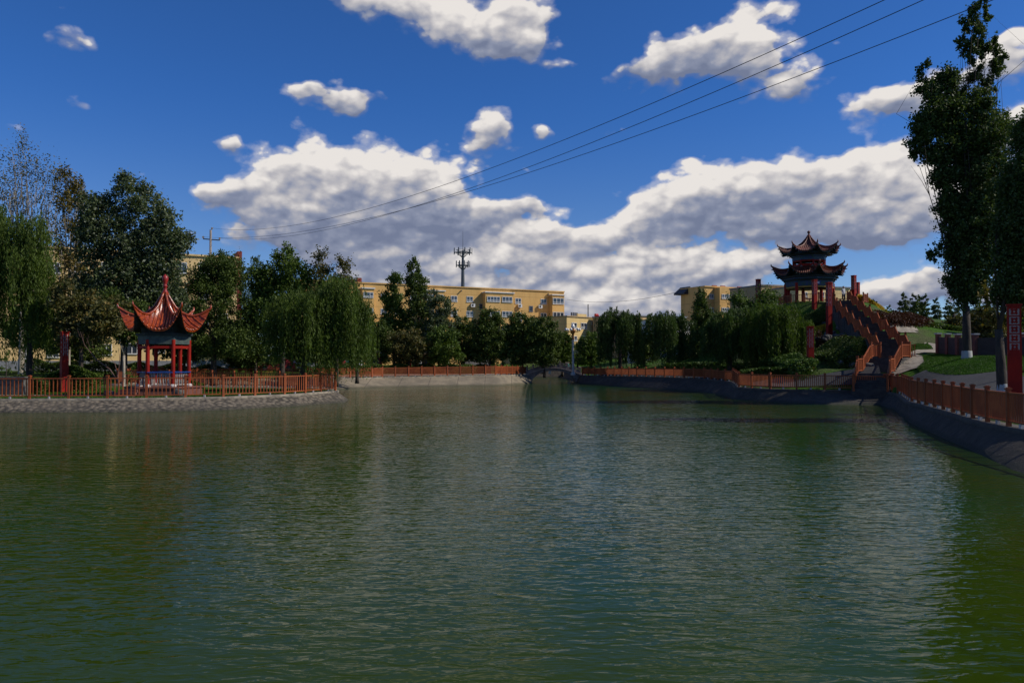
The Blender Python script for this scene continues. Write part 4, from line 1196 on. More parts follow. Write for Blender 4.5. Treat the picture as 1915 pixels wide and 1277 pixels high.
# ---------------------------------------------------------------- red lattice lamp pillars
m_lat = mat('lattice_backing', (0.45, 0.38, 0.34), .7, (.33, .27, .25))
def pillar_proto(h, w, cells, cut):
    t = thing('lamp_pillar', '', 'lamp pillar', (0, 0, 0))
    hl = h - cut
    b = MB(); b.box((0, 0, hl / 2 - .1), (w, w, hl + .2)); b.build('shaft', m_red, t)
    b = MB(); b.box((0, 0, hl + cut / 2), (w - .05, w - .05, cut - .02)); pan = b.build('light_panel', m_lat, t)
    b = MB(); ch = (cut - .12) / cells
    for sx_ in (-1, 1):
        for sy_ in (-1, 1): b.box((sx_ * (w / 2 - .035), sy_ * (w / 2 - .035), hl + cut / 2), (.06, .06, cut))
    for s_ in range(4):
        ca, sa = [(1, 0), (0, 1), (-1, 0), (0, -1)][s_]
        def pt(x, z): # point on that face
            return (x * ca + (w / 2 - .018) * sa, x * sa - (w / 2 - .018) * ca, z)
        for c in range(cells + 1):
            z = hl + .06 + c * ch; b.bar(pt(-w / 2 + .07, z), pt(w / 2 - .07, z), .03, .045 if 0 < c < cells else .12)
        for c in range(cells):
            zc = hl + .06 + (c + .5) * ch; k = min(ch, w - .14) * .5
            for ang in range(0, 360, 45):
                e1 = (.22 * k * math.cos(R(ang)), .22 * k * math.sin(R(ang))); rr2 = .86 * k if ang % 90 else .62 * k
                e2 = (rr2 * math.cos(R(ang)), rr2 * math.sin(R(ang)))
                b.bar(pt(e1[0], zc + e1[1]), pt(e2[0], zc + e2[1]), .024, .075 if ang % 90 else .05)
            for ang in range(0, 360, 60):
                a1 = R(ang); a2 = R(ang + 60); b.bar(pt(.4 * k * math.cos(a1), zc + .4 * k * math.sin(a1)), pt(.4 * k * math.cos(a2), zc + .4 * k * math.sin(a2)), .022, .035)
    b.build('lattice', m_red, t)
    b = MB(); b.box((0, 0, h + .03), (w + .06, w + .06, .06)); b.build('cap', m_red, t)
    return t
big = pillar_proto(4.15, .45, 5, 1.75)
b0 = TD(1897, 28.5); big.location = tuple(b0); big.rotation_euler = (0, 0, R(-30))
big['label'] = 'largest red lattice lamp pillar, beside the whitewashed poplar at the right edge'; big['group'] = 'red lattice lamp pillars'
sm_ = pillar_proto(4.0, .44, 5, 1.75)
for i, (px, top, D, lab) in enumerate([
    (1515, 610, 61, 'red lattice lamp pillar standing at the foot of the hill left of the stairs'),
    (1550, 528, 76, 'red lattice lamp pillar half way up the slope left of the staircase'),
    (1523, 523, 84.6, 'red lattice lamp pillar directly before the hilltop pavilion'),
    (1418, 522, 92, 'red lattice lamp pillar rising behind the willows left of the hill pavilion'),
    (1596.5, 515, 88.0, 'taller looking lamp pillar of the pair at the right of the hilltop terrace'),
    (1603.5, 528, 96, 'farther lamp pillar of the pair at the right of the hilltop terrace'),
    (121, 620, 54.0, 'shaded red lattice lamp pillar on the peninsula left of the red pavilion')]):
    o = sm_ if i == 0 else copy_tree(sm_)
    tp_ = P(px, top, D); zb = tp_[2] - 4.06
    gz = tz(tp_[0], D)
    o.location = (tp_[0], D, min(zb, gz) if zb > gz + .3 else zb); 
    o.scale = (1, 1, (tp_[2] - min(zb, gz + .0 if zb > gz + .3 else zb)) / 4.06)
    o.rotation_euler = (0, 0, R(8 * i)); o['label'] = lab; o['group'] = 'red lattice lamp pillars'

# ---------------------------------------------------------------- buildings
class Bld:
    def __init__(s, name, label, pL, DL, pR, DR, py_top, depth, m, base=1.2, m_par=None, back=True):
        L = P(pL, 672, DL); Rr = P(pR, 672, DR)
        s.o = np.array([L[0], L[1]]); d = np.array([Rr[0], Rr[1]]) - s.o; s.L = np.linalg.norm(d); s.u = d / s.L
        s.n = np.array([s.u[1], -s.u[0]])    # outward, towards the camera
        s.base = base; s.z1 = P(pL, py_top, DL)[2]; s.m = m
        s.t = thing(name, label, 'building', (s.o[0], s.o[1], base), math.atan2(s.u[1], s.u[0]))
        H_ = s.z1 - base; b = MB(); b.box((s.L / 2, depth / 2, H_ / 2 - .5), (s.L, depth, H_ + 1)); b.build('wall', m, s.t)
        b = MB()
        pm = m_par or m
        for c, sz in (((s.L / 2, -.03, H_ + .1), (s.L + .16, .3, .2)), ((s.L / 2, depth + .03, H_ + .1), (s.L + .16, .3, .2)), ((.07, depth / 2, H_ + .1), (.3, depth - .24, .2)), ((s.L - .07, depth / 2, H_ + .1), (.3, depth - .24, .2))): b.box(c, sz)
        b.build('parapet', pm, s.t); s.H = H_; s.depth = depth
    def hit(s, px, py, out=0.0):
        d = ray(px, py); o = s.o + s.n * out
        # EYE + k*d : solve (k*dxy - o).n = 0
        k = (o @ s.n) / (d[:2] @ s.n); p = k * d
        return (p[:2] - s.o) @ s.u, EYE + p[2] - s.base
    def box(s, name, px0, py0, px1, py1, out0, out1, m, parent=None, z0=None, z1=None):
        u0, za = s.hit(px0, py0, out1); u1, zb = s.hit(px1, py1, out1)
        za = z1 if z1 is not None else za; zb = z0 if z0 is not None else zb
        b = MB(); b.box(((u0 + u1) / 2, -(out0 + out1) / 2, (za + zb) / 2), (abs(u1 - u0), out1 - out0, abs(za - zb)))
        return b.build(name, m, parent or s.t)
    def window(s, px0, py0, px1, py1, out=0.0, cols=2, frame=None, transom=True, m_f=None):
        u0, za = s.hit(px0, py0, out); u1, zb = s.hit(px1, py1, out); s.window_m(u0, u1, zb, za, out, cols, transom, m_f)
    def window_m(s, u0, u1, z0, z1, out=0.0, cols=2, transom=True, m_f=None):
        w = u1 - u0; h = z1 - z0; b = MB(); y = -out - .035; fw = .09
        mf = m_f or m_white
        b.box(((u0 + u1) / 2, y, z1 - fw / 2), (w, .09, fw)); b.box(((u0 + u1) / 2, y, z0 + fw / 2), (w + .1, .16, fw + .04))
        for k in range(cols + 1): b.box((u0 + fw / 2 + (w - fw) * k / cols, y, (z0 + z1) / 2), (fw, .08, h - 2 * fw - .04))
        if transom:
            for k in range(cols):
                c0 = u0 + fw + (w - fw) * k / cols; c1 = u0 + (w - fw) * (k + 1) / cols
                b.box(((c0 + c1) / 2, y, z0 + h * .3), (c1 - c0 - .004, .07, fw * .9))
        fr = b.build('window', mf, s.t)
        b = MB(); b.box(((u0 + u1) / 2, -out - .01, (z0 + z1) / 2), (w - .06, .04, h - .1)); b.build('pane', m_glass, fr)

# long ochre apartment block
B = Bld('apartment_building', 'long ochre apartment block with white framed bay windows behind the far trees', 560, 138.5, 1055, 163, 524.5, 12, m_yel)
def story(px0, px1, py0, py1, out=0, cols=2, floors=4, pitch=2.95, **kw):
    u0, z1 = B.hit(px0, py0, out); u1, z0 = B.hit(px1, py1, out)
    for k in range(floors):
        if z0 - k * pitch < .3: break
        B.window_m(u0, u1, z0 - k * pitch, z1 - k * pitch, out, cols, **kw)
bays = [(908, 961, 547), (1033, 1055.5, 552), (794, 832, 543.5), (678, 700, 539.5)]
for x0, x1, yt in bays:
    u0, zt = B.hit(x0, yt, 1.5); u1, _ = B.hit(x1, yt, 1.5)
    b = MB(); b.box(((u0 + u1) / 2, -.73, (zt - 1) / 2), (u1 - u0, 1.46, zt + 1)); bo = b.build('bay', m_yel, B.t)
    b = MB(); b.box(((u0 + u1) / 2, -.83, zt + .1), (u1 - u0 + .3, 1.64, .2)); b.build('bay_roof', m_white, bo)
story(911, 935, 554, 565, 1.5, 4); story(939, 958, 554.5, 566, 1.5, 3); story(1033.8, 1054.5, 557, 569.5, 1.5, 3)
story(797, 812, 550, 561, 1.5, 3); story(816, 829, 550.5, 561.5, 1.5, 2); story(680, 698, 546, 557, 1.5, 3)
story(843, 855, 553, 564.5); story(872.5, 884.5, 554, 565.5); story(963.5, 974.5, 557.5, 568.5); story(1011, 1022, 559, 569.5)
story(739, 752, 549, 560); story(767, 779, 550, 561); story(712, 724, 548, 559)
for px in ((896, 903.5, 568, 579.5), (989.5, 996.5, 572, 583)): story(px[0], px[1], px[2], px[3], 0, 1, transom=False, m_f=m_grey)
acb = None
for px, py in ((972, 572), (1010, 573.5), (972, 600), (884, 571)):
    u0, z0 = B.hit(px, py, .2); b = MB(); b.box((u0, -.3, z0), (.85, .36, .6)); b.box((u0, -.3, z0 - .35), (.7, .5, .05))
    o = b.build('air_conditioner', m_white, B.t)
    b = MB(); b.tube([(u0 - .1, -.482, z0), (u0 - .1, -.51, z0)], .22, 12); b.build('fan_grille', m_dark, o)
for px, py in ((862, 544.5), (1024.5, 550.5), (958, 548)):
    u0, z0 = B.hit(px, py, .1); b = MB(); b.tube([(u0, 0.05, z0), (u0, -.45, z0 + .05)], .13, 8); b.build('roof_spout', m_dark, B.t)
b = MB(); u0, z0 = B.hit(673, 533, 0); b.box((u0, .6, B.H + .5), (.8, .8, 1.0)); b.build('chimney', m_brick, B.t)

# cream low building right of it
B = Bld('building', 'low cream building with a stepped parapet and thin chimney behind the white ornamental lamp', 1060, 152, 1146, 163, 592, 9, m_cream, m_par=m_tan)
B.box('parapet_step', 1080, 586.5, 1097, 593, -.3, .06, m_cream); B.window(1068.5, 603, 1078.5, 614, 0, 2); B.window(1086, 603.5, 1097, 615, 0, 2); B.window(1106, 601, 1114.5, 607.5, 0, 2, transom=False)
B.window(1069, 628, 1079, 638); B.window(1086, 628, 1097, 639, 0, 2)
u0, z0 = B.hit(1107, 592); b = MB(); b.tube([(u0, 1, B.H - .5), (u0, 1, B.H + 2.9)], .1, 8); b.build('chimney', m_dark, B.t)
b = MB()
for k in range(4): b.tube([(-.0 + B.hit(1083 + k * 3.4, 590)[0], 2, B.H), (B.hit(1083 + k * 3.4, 590)[0], 2, B.H + 1.1)], .16, 6)
b.build('roof_vents', m_dark, B.t)
u0, z0 = B.hit(1131, 592); b = MB(); b.tube([(u0 - .7, 2, B.H + .95), (u0 + .2, 2, B.H + .95)], .24, 10); b.bar((u0 - .4, 2, B.H), (u0 - .4, 2, B.H + .9), .07); b.bar((u0 + .9, 2, B.H + .05), (u0 - .3, 2, B.H + .8), 1.2, .08)
b.build('solar_heater', mat('bright_red', (.45, .02, .03), .4), B.t)

# tan building
B = Bld('building', 'plain tan building between the two leftmost willows of the right bank', 1185, 150, 1229, 156, 590.5, 10, m_tan, m_par=m_grey)
B.box('pale_panel', 1196, 596, 1212, 604, 0.0, .05, m_cream); B.window(1197, 606, 1206, 613); B.window(1212, 606, 1221, 613)
# low white house
B = Bld('house', 'low white flat roofed house left of the pointed dark green tree', 1236, 128, 1297, 133, 598, 8, m_white, m_par=m_tan)
B.window(1271, 603, 1277, 609); B.window(1283, 606, 1289, 612)
b = MB(); u0, z0 = B.hit(1287, 594); b.lathe([(.03, 0), (.3, .12), (.36, .3)], c=(u0, .5, B.H + .5), seg=10); b.tube([(u0, .5, B.H), (u0, .5, B.H + .55)], .04, 6); b.build('satellite_dish', m_white, B.t)
# yellow building on the right
B = Bld('apartment_building', 'yellow ochre apartment block with dark overhanging eave left of the hill pavilion', 1318, 134, 1500, 144, 536.5, 6.5, m_yel)
B.box('bay', 1346, 537.5, 1389, 672, .01, 1.5, m_yel, z0=-.5); B.box('bay', 1388, 539, 1398, 672, .01, .9, mat('deep_ochre_render', (.62, .27, .03), .9), z0=-.5)
B.window(1349.5, 550, 1367.5, 559.5, 1.5, 4); B.window(1369.5, 551, 1386, 560, 1.5, 3); B.window(1327, 550, 1334.5, 559.5); B.window(1400, 552, 1412, 560, 0, 2); B.window(1440, 552, 1452, 560, 0, 2)
B.window(1349.5, 575, 1367.5, 585, 1.5, 4); B.window(1327, 575, 1334.5, 585)
for px in (1357, 1373, 1405):
    u0, z0 = B.hit(px, 536); b = MB(); b.tube([(u0 - .5, 3, B.H + .55), (u0 + .5, 3, B.H + .55)], .2, 8); b.bar((u0, 3, B.H), (u0, 3, B.H + .5), .5, .3); b.build('solar_heater', m_brick, B.t)
# its wing turned to the left, with the eave
b = MB(); b.add([(-1.0, 4.4, B.H - .7), (.5, 4.4, B.H + .5), (.5, 7.3, B.H + .5), (-1.0, 7.3, B.H - .7), (-1.0, 4.4, B.H - .95), (.5, 4.4, B.H - .95), (.5, 7.3, B.H - .95), (-1.0, 7.3, B.H - .95)],
 [(0, 1, 2, 3), (7, 6, 5, 4), (0, 4, 5, 1), (1, 5, 6, 2), (2, 6, 7, 3), (3, 7, 4, 0)]); b.build('eave', m_dark, B.t)
# olive and pale blocks behind the hill pavilion
B = Bld('building', 'greyish olive block directly left of and behind the hill pavilion', 1424, 122, 1478, 124, 534, 8, m_tan, m_par=m_grey)
B.box('roof_slab', 1448, 532, 1458, 534, -2, .1, m_white); B.window(1462, 543, 1468, 553)
B = Bld('building', 'pale yellow block seen between the columns of the hill pavilion', 1490, 116, 1591, 119, 536, 9, m_pale, m_par=m_grey)
B.window(1502, 546, 1510, 556); B.window(1533, 546, 1541, 556)
# pale yellow block on the left
B = Bld('apartment_building', 'tall pale yellow block with a red brown corner strip behind the red pavilion trees', -60, 80, 444, 92, 455.5, 14, m_pale, base=1.6)
B.box('corner_strip', 444, 470, 451, 672, -3, .01, m_brick, z0=-.5)
for fl in range(4):
    for px in (330, 372, 408, 290, 238, 190, 140, 90, 40):
        u0, z1 = B.hit(px, 490); u1, z0 = B.hit(px + 18, 512); B.window_m(u0, u0 + 1.15, z0 - fl * 3.05, z1 - fl * 3.05, 0, 2, transom=False)
u0, z0 = B.hit(232, 681); u1, _ = B.hit(444, 681); b = MB(); b.box((B.L / 2, -.06, .5), (B.L, .1, 1.5)); b.build('base_band', m_grey, B.t)
u0, z0 = B.hit(333, 500); b = MB(); b.tube([(u0, -.2, 0), (u0, -.2, z0)], .08, 6); b.build('downpipe', m_dark, B.t)
# small white roofed shed on the right crest
B = Bld('shed', 'pale flat roofed shed on the crest beneath the distant poplars', 1724, 112, 1774, 114, 603, 5, m_tan, base=5.5)
b = MB(); b.box((B.L / 2, 2.4, B.H + .32), (B.L + .8, 6.2, .24)); b.build('roof', m_white, B.t)

# ---------------------------------------------------------------- telecom mast
tb = P(865.5, 536, 215); zt = lambda py: EYE + (672 - py) / F * 215 - 2
t = thing('telecom_mast', 'grey telecom mast with two antenna platforms rising behind the ochre block', 'mast', (tb[0], tb[1], 2))
b = MB(); b.tube([(0, 0, 0), (0, 0, zt(520)), (0, 0, zt(490)), (0, 0, zt(468))], [.75, .5, .38, .28], 10); b.build('pole', m_steel, t)
b = MB(); b.tube([(0, 0, zt(468)), (0, 0, zt(450)), (0, 0, zt(431))], [.09, .06, .03], 6); b.build('lightning_rod', m_steel, t)
for (zc, rad) in ((zt(472), 2.5), (zt(496), 1.9)):
    b = MB()
    for k in range(8):
        a = R(45 * k + 10); b.bar((0, 0, zc - 1.6), (rad * .75 * math.cos(a), rad * .75 * math.sin(a), zc), .12); b.bar((0, 0, zc), (rad * math.cos(a), rad * math.sin(a), zc), .1)
        a2 = R(45 * k + 55)
        for hh, f_ in ((0, .75), (.7, .75), (0, 1)): b.bar((rad * f_ * math.cos(a), rad * f_ * math.sin(a), zc + hh), (rad * f_ * math.cos(a2), rad * f_ * math.sin(a2), zc + hh), .09)
    pf = b.build('platform', m_steel, t)
    for k in range(9):
        a = R(40 * k + 6); b = MB(); b.box((rad * 1.02 * math.cos(a), rad * 1.02 * math.sin(a), zc + .35), (.16, .28, 1.7), a); b.build('antenna_panel', m_steel, pf)

# ---------------------------------------------------------------- power pole and wires
pb = TD(392, 94); top = P(392, 430, 94); hP = top[2] - pb[2]
t = thing('utility_pole', 'concrete power pole with a crossarm behind the trees at the left', 'power pole', pb)
b = MB(); b.tube([(0, 0, -.5), (0, 0, hP)], [.2, .13], 10); b.build('pole', m_conc, t)
b = MB(); k = 94 / F; b.bar((-14 * k, 0, hP - 17 * k), (17 * k, 0, hP - 19.5 * k), .12); b.build('crossarm', m_dark, t)
ins = []
for x_, y_ in ((-14, 15.5), (17, 18), (2.5, -1)):
    b = MB(); b.lathe([(.05, 0), (.14, .06), (.09, .13), (.15, .19), (.04, .27)], c=(x_ * k, 0, hP - y_ * k - .02), seg=8); b.build('insulator', m_conc, t)
    ins.append(np.array([pb[0] + x_ * k, pb[1], pb[2] + hP - y_ * k + .15]))
def wire(label, a, e_px, e_py, De, sag, ext=1.35, r=.014):
    e = P(e_px, e_py, De); pts = []
    for i in range(61):
        s_ = ext * i / 60; p = a + (e - a) * s_; p[2] -= 4 * sag * s_ * (1 - s_) / 1.0; pts.append(p)
    b = MB(); b.tube([tuple(p - a) for p in pts], r, 5); o = b.build('power_wire', m_dark); o.location = tuple(a)
    return tag(o, label, 'wire', 'power wires across the sky')
wire('uppermost power wire crossing the sky from the pole top', ins[2], 1655, 0, 24, 2.5)
wire('middle power wire crossing the sky from the right end of the crossarm', ins[1], 1728, 0, 24, 2.45)
wire('lowest power wire crossing the sky from the left end of the crossarm', ins[0], 1858, 0, 24, 2.4)
a = P(1270, 545.5, 136); e_ = P(1060, 560, 190)
b = MB(); b.tube([tuple((e_ - a) * s_ / 12 - np.array([0, 0, 1.2 * 4 * (s_ / 12) * (1 - s_ / 12)])) for s_ in range(13)], .03, 4); o = b.build('power_wire', m_dark); o.location = tuple(a); tag(o, 'thin faint cable running left from the eave of the yellow block', 'wire')

# ---------------------------------------------------------------- arched bridge
t = thing('footbridge', 'small arched stone footbridge with balustrade over the canal mouth', 'bridge', (5.1, 101.0, 0))
bx0, bx1, hw2 = -3.3, 3.9, 1.1
def deckz(x): s_ = (x - bx0) / (bx1 - bx0); return 1.05 + .85 * math.sin(math.pi * s_)
b = MB(); N = 20
prof = [(bx0 + (bx1 - bx0) * i / N) for i in range(N + 1)]
arch = lambda x: max(-.3, -.3 + 1.85 * math.sqrt(max(0, 1 - ((x - .3) / 2.95) ** 2)))
V = []
for yy in (-hw2, hw2):
    for x in prof: V.append((x, yy, deckz(x)))
    for x in prof: V.append((x, yy, min(arch(x), deckz(x) - .25) if abs(x - .3) < 2.95 else -.6))
n1 = N + 1; fs = []
for i in range(N):
    fs += [(i, i + n1, i + n1 + 1, i + 1), (2 * n1 + i, 2 * n1 + i + 1, 3 * n1 + i + 1, 3 * n1 + i), (i, i + 1, 2 * n1 + i + 1, 2 * n1 + i), (n1 + i, 3 * n1 + i, 3 * n1 + i + 1, n1 + i + 1)]
b.add(V, fs); b.build('arch', m_brstone, t)
b = MB()
for yy in (-hw2 - .03, hw2 + .03):
    for i in range(N): b.bar((prof[i], yy, deckz(prof[i])), (prof[i + 1], yy, deckz(prof[i + 1])), .2, .14)
b.build('deck_edge', mat('bridge_edge_stone', (.34, .27, .24), .9), t)
for yy in (-hw2, hw2):
    xsb = [bx0 + .1 + (bx1 - bx0 - .2) * i / 8 for i in range(9)]
    for x in xsb:
        c = MB(); z = deckz(x); c.box((x, yy, z + .4), (.15, .15, .75)); c.lathe([(.09, .78), (.11, .86), (.03, .97)], c=(x, yy, z), seg=6); c.build('balustrade_post', m_brstone, t)
    for x0_, x1_ in zip(xsb, xsb[1:]):
        c = MB(); c.bar((x0_ + .08, yy, deckz(x0_) + .66), (x1_ - .08, yy, deckz(x1_) + .66), .09, .09); c.bar((x0_ + .08, yy, deckz(x0_) + .28), (x1_ - .08, yy, deckz(x1_) + .28), .07, .38); c.build('balustrade_panel', m_brstone, t)

# ornamental lamp
lb = TD(1071.5, 97); lb[2] = 1.0
t = thing('street_lamp', 'white ornamental street lamp with a cluster of globes beside the arched bridge', 'street lamp', lb)
k = 97 / F; hl = (672 - 608) * k + EYE - 1.0
b = MB(); zb = (672 - 625) * k + 2.0
b.lathe([(.3, 0), (.3, .2), (.2, .35), (.15, .5), (.13, zb - .8), (.13, zb - .7)], seg=12); b.build('pole', m_foot, t, smooth=False)
mg = mat('brass_fitting', (.28, .12, .03), .4, metal=.3)
b = MB(); b.lathe([(.14, zb - .7), (.2, zb - .6), (.13, zb - .4), (.15, zb), (.32, zb + .3), (.36, zb + .62), (.2, zb + .7)], seg=12); b.build('lamp_head', mg, t, smooth=True)
b = MB(); b.lathe([(.02, 0), (.2, .1), (.24, .25), (.2, .42), (.05, .6), (.01, .75)], c=(0, 0, zb + .7), seg=12); b.build('globe', m_glo, t, smooth=True)
for kk in range(6):
    a = R(60 * kk + 10); x, y = math.cos(a), math.sin(a)
    b = MB(); b.tube([(.25 * x, .25 * y, zb + .35), (.6 * x, .6 * y, zb + .3), (.88 * x, .88 * y, zb + .42)], .035, 6); ar = b.build('arm', mg, t)
    b = MB(); b.lathe([(.03, 0), (.14, .05), (.17, .17), (.13, .3), (.03, .36)], c=(.88 * x, .88 * y, zb + .42), seg=10); b.build('globe', m_glo, ar, smooth=True)

# ---------------------------------------------------------------- pillared boundary wall on the lawn
wp = [T(1755, 664), T(1800, 668), T(1850, 668), T(1900, 668), T(1985, 672)]
wp = resample([np.array([p[0], p[1], p[2]]) for p in wp], 1.5)
t = thing('boundary_wall', 'low dark wall with brown pillars and pale caps behind the lawn', 'wall', wp[0])
m_wall = mat('dark_wall', (.07, .05, .045), .9); m_pil = mat('brown_pillar', (.2, .06, .04), .8)
for a, b_ in zip(wp, wp[1:]):
    b = MB(); b.bar(tuple(a + [0, 0, .65]), tuple(b_ + [0, 0, .65]), .12, 1.5); b.build('wall_panel', m_wall, t, tuple(wp[0]))
pb0 = None
for p in wp:
    b = MB(); b.box((0, 0, .75), (.3, .3, 1.7)); o = b.build('pillar', m_pil, t); o.location = tuple(p - wp[0])
    b = MB(); b.box((0, 0, 1.66), (.42, .42, .1)); c = b.build('pillar_cap', m_foot, o)

# ---------------------------------------------------------------- rocks
def rock_mesh(seed, s):
    r = np.random.RandomState(seed); import bmesh
    bm = bmesh.new(); bmesh.ops.create_icosphere(bm, subdivisions=3, radius=1)
    off = r.rand(3) * 10; kx = r.normal(size=(6, 3)) * 1.6; phs = r.rand(6) * 6
    for v in bm.verts:
        c = np.array(v.co); d = 1 + .12 * sum(math.sin(float(k @ c) + p) for k, p in zip(kx, phs)) / 1.5 + r.normal() * .03
        v.co = Vector(c * d * np.array(s))
    me = bpy.data.meshes.new('rock'); bm.to_mesh(me); bm.free(); me.materials.append(m_rock); return me
rms = [rock_mesh(i, s) for i, s in enumerate([(.5, .4, .32), (.7, .45, .4), (.35, .3, .3), (.9, .6, .45)])]
rr2 = np.random.RandomState(3)
for i in range(46):
    f_ = rr2.rand(); px = 1515 + rr2.rand() * 110; py = 598 + (px - 1515) * .62 + rr2.normal() * 14 + rr2.rand() * 26
    if py < 600 or py > 690: continue
    p = T(px, py, 55)
    o = bpy.data.objects.new('rock', rms[i % 4]); COL.objects.link(o); o.location = tuple(p); k = .28 + rr2.rand() * .5; o.scale = (k, k, k); o.rotation_euler = (0, 0, rr2.rand() * 6)
    tag(o, 'grey rock lying on the dark slope left of the hillside staircase', 'rock', 'rocks on the hillside')
for px, py, k, lab in ((335, 741, .6, 'pale rock at the right foot of the red pavilion plinth'), (205, 742, .5, 'white upright stone behind the peninsula fence left of the pavilion')):
    p = TD(px, 48); o = bpy.data.objects.new('rock', rms[1]); COL.objects.link(o); o.location = tuple(p + [0, 0, .1]); o.scale = (k, k, k * 1.8); tag(o, lab, 'rock')
b = MB(); b.box((0, 0, .5), (5.5, .45, 1.3)); b.box((0, 0, 1.2), (5.7, .55, .1)); o = b.build('low_wall', m_rock); p = TD(-30, 50); o.location = tuple(p); tag(o, 'low grey stone wall at the left edge behind the peninsula fence', 'wall')

# bare sapling by the peninsula fence
t = thing('sapling', 'thin bare sapling with leaning twigs behind the fence left of the red pavilion', 'sapling', TD(222, 48))
s29 = 48 / F
b = MB(); q0 = TD(222, 48)
def lp(px, py, dy=0): p = P(px, py, 48 + dy); return tuple(p - q0)
b.tube([(0, 0, -.1), lp(222, 720), lp(220, 700)], [.05, .045, .035], 6); b.tube([lp(222, 716), lp(205, 690, .1), lp(180, 672, .2), lp(158, 645, .2), lp(150, 620, .2)], [.04, .035, .028, .018, .008], 5)
b.tube([lp(220, 702), lp(215, 680), lp(205, 668)], [.03, .02, .008], 5); b.tube([lp(221, 700), lp(224, 670, -.1), lp(221, 650)], [.028, .018, .006], 5)
for i in range(10):
    a = (150 + i * 6, 630 + i * 6); b.tube([lp(*a), lp(a[0] - 6 + i % 3 * 5, a[1] - 16)], [.01, .004], 4)
b.build('trunk', mat('twig_bark', (.17, .09, .07), .9), t)
for lab, px, h, s_ in (('young sapling with few leaves at the left end of the peninsula fence', 11, 2.6, 1), ('slim sapling behind the fence in front of the red pavilion', 245, 1.9, 2)):
    q0 = TD(px, 48); t = thing('sapling', lab, 'sapling', q0); b = MB(); b.tube([(0, 0, -.1), (.05, 0, h * .5), (0, .05, h)], [.035, .025, .008], 6)
    r = np.random.RandomState(s_)
    for i in range(9): z = h * (.35 + .06 * i); a = r.rand() * 6.3; b.tube([(0, 0, z), (.35 * math.cos(a), .35 * math.sin(a), z + .35)], [.012, .004], 4)
    b.build('trunk', m_bark, t); C, A, Bb = leafy_cloud(r, [(0, 0, h * .8, .45, .45, h * .3)], 260, .1, sub=.4); leaves('crown', C, A, Bb, L_mid, t)

# ---------------------------------------------------------------- people and vehicles in the shade
def person(label, loc, rz, cloth, legs_c, h=1.68, seated=False, group=None):
    t = thing('person', label, 'person', loc, rz, group)
    me = bpy.data.meshes.new('body'); k = h / 1.7
    jn = [((0, 0, .92), .14, None), ((0, 0, 1.15), .125, 0), ((0, 0, 1.38), .16, 1), ((0, 0, 1.5), .06, 2), ((0, -.01, 1.6), .095, 3), ((0, -.01, 1.68), .08, 4)]
    for s_ in (-1, 1):
        i = len(jn); jn += [((.1 * s_, 0, .86), .1, 0), ((.11 * s_, -.04 * s_, .48), .07, i), ((.12 * s_, .05 * s_, .08), .045, i + 1), ((.13 * s_, -.1 + .05 * s_, .03), .035, i + 2)]
        j = len(jn); jn += [((.19 * s_, 0, 1.4), .06, 2), ((.25 * s_, .02, 1.13), .045, j), ((.24 * s_, -.1, .9), .035, j + 1), ((.23 * s_, -.13, .8), .03, j + 2)]
    me.from_pydata([tuple(c * k for c in q_[0]) for q_ in jn], [(q_[2], i) for i, q_ in enumerate(jn) if q_[2] is not None], [])
    o = bpy.data.objects.new('body', me); COL.objects.link(o); o.parent = t
    sk = o.modifiers.new('skin', 'SKIN'); 
    for i, q_ in enumerate(jn): me.skin_vertices[0].data[i].radius = (q_[1] * k, q_[1] * k * .85)
    me.skin_vertices[0].data[0].use_root = True
    ss = o.modifiers.new('sub', 'SUBSURF'); ss.levels = ss.render_levels = 1
    me.materials.append(cloth)
    b = MB(); b.lathe([(.02, .1), (.09, .07), (.105, 0), (.09, -.06)], c=(0, .02, 1.66 * k), seg=10); b.build('hair', m_dark, t, smooth=True)
    b = MB()
    for s_ in (-1, 1): b.tube([(.1 * s_ * k, 0, .9 * k), (.11 * s_ * k, -.04 * s_ * k, .48 * k), (.12 * s_ * k, .05 * s_ * k, .1 * k)], [.115 * k, .085 * k, .065 * k], 8)
    b.build('trousers', legs_c, t, smooth=True)
    b = MB(); b.lathe([(.07, -.1), (.088, -.02), (.08, .06)], c=(0, -.012, 1.6 * k), seg=10); b.build('face', mat('skin', (.45, .27, .18), .6), t, smooth=True)
c_w = mat('white_shirt', (.6, .6, .6), .9); c_b = mat('blue_shirt', (.05, .2, .3), .9); c_r = mat('red_shirt', (.4, .03, .03), .9); c_k = mat('dark_trousers', (.03, .03, .04), .9); c_t = mat('teal_shirt', (.05, .3, .28), .9)
person('person in a white top standing at the top of the hillside stairs', (36.6, 84.6, HILLZ + .1), R(20), c_w, c_k)
for px, D, cl, lab in ((643, 92, c_r, 'person in red standing beyond the far fence right of the big willow'), (648, 93, c_t, 'person in teal walking beyond the far fence right of the big willow'), (675, 93, c_w, 'person in white standing under the thin willow beyond the far fence'),
                       (787, 99, c_w, 'person in white between the trees below the tallest pointed tree'), (1063, 104, c_t, 'person in teal standing left of the ornamental lamp behind the bridge'), (1013, 106, c_k, 'person in dark clothes near the left end of the arched bridge')):
    person(lab, TD(px, D), R(px % 90), cl, c_k)
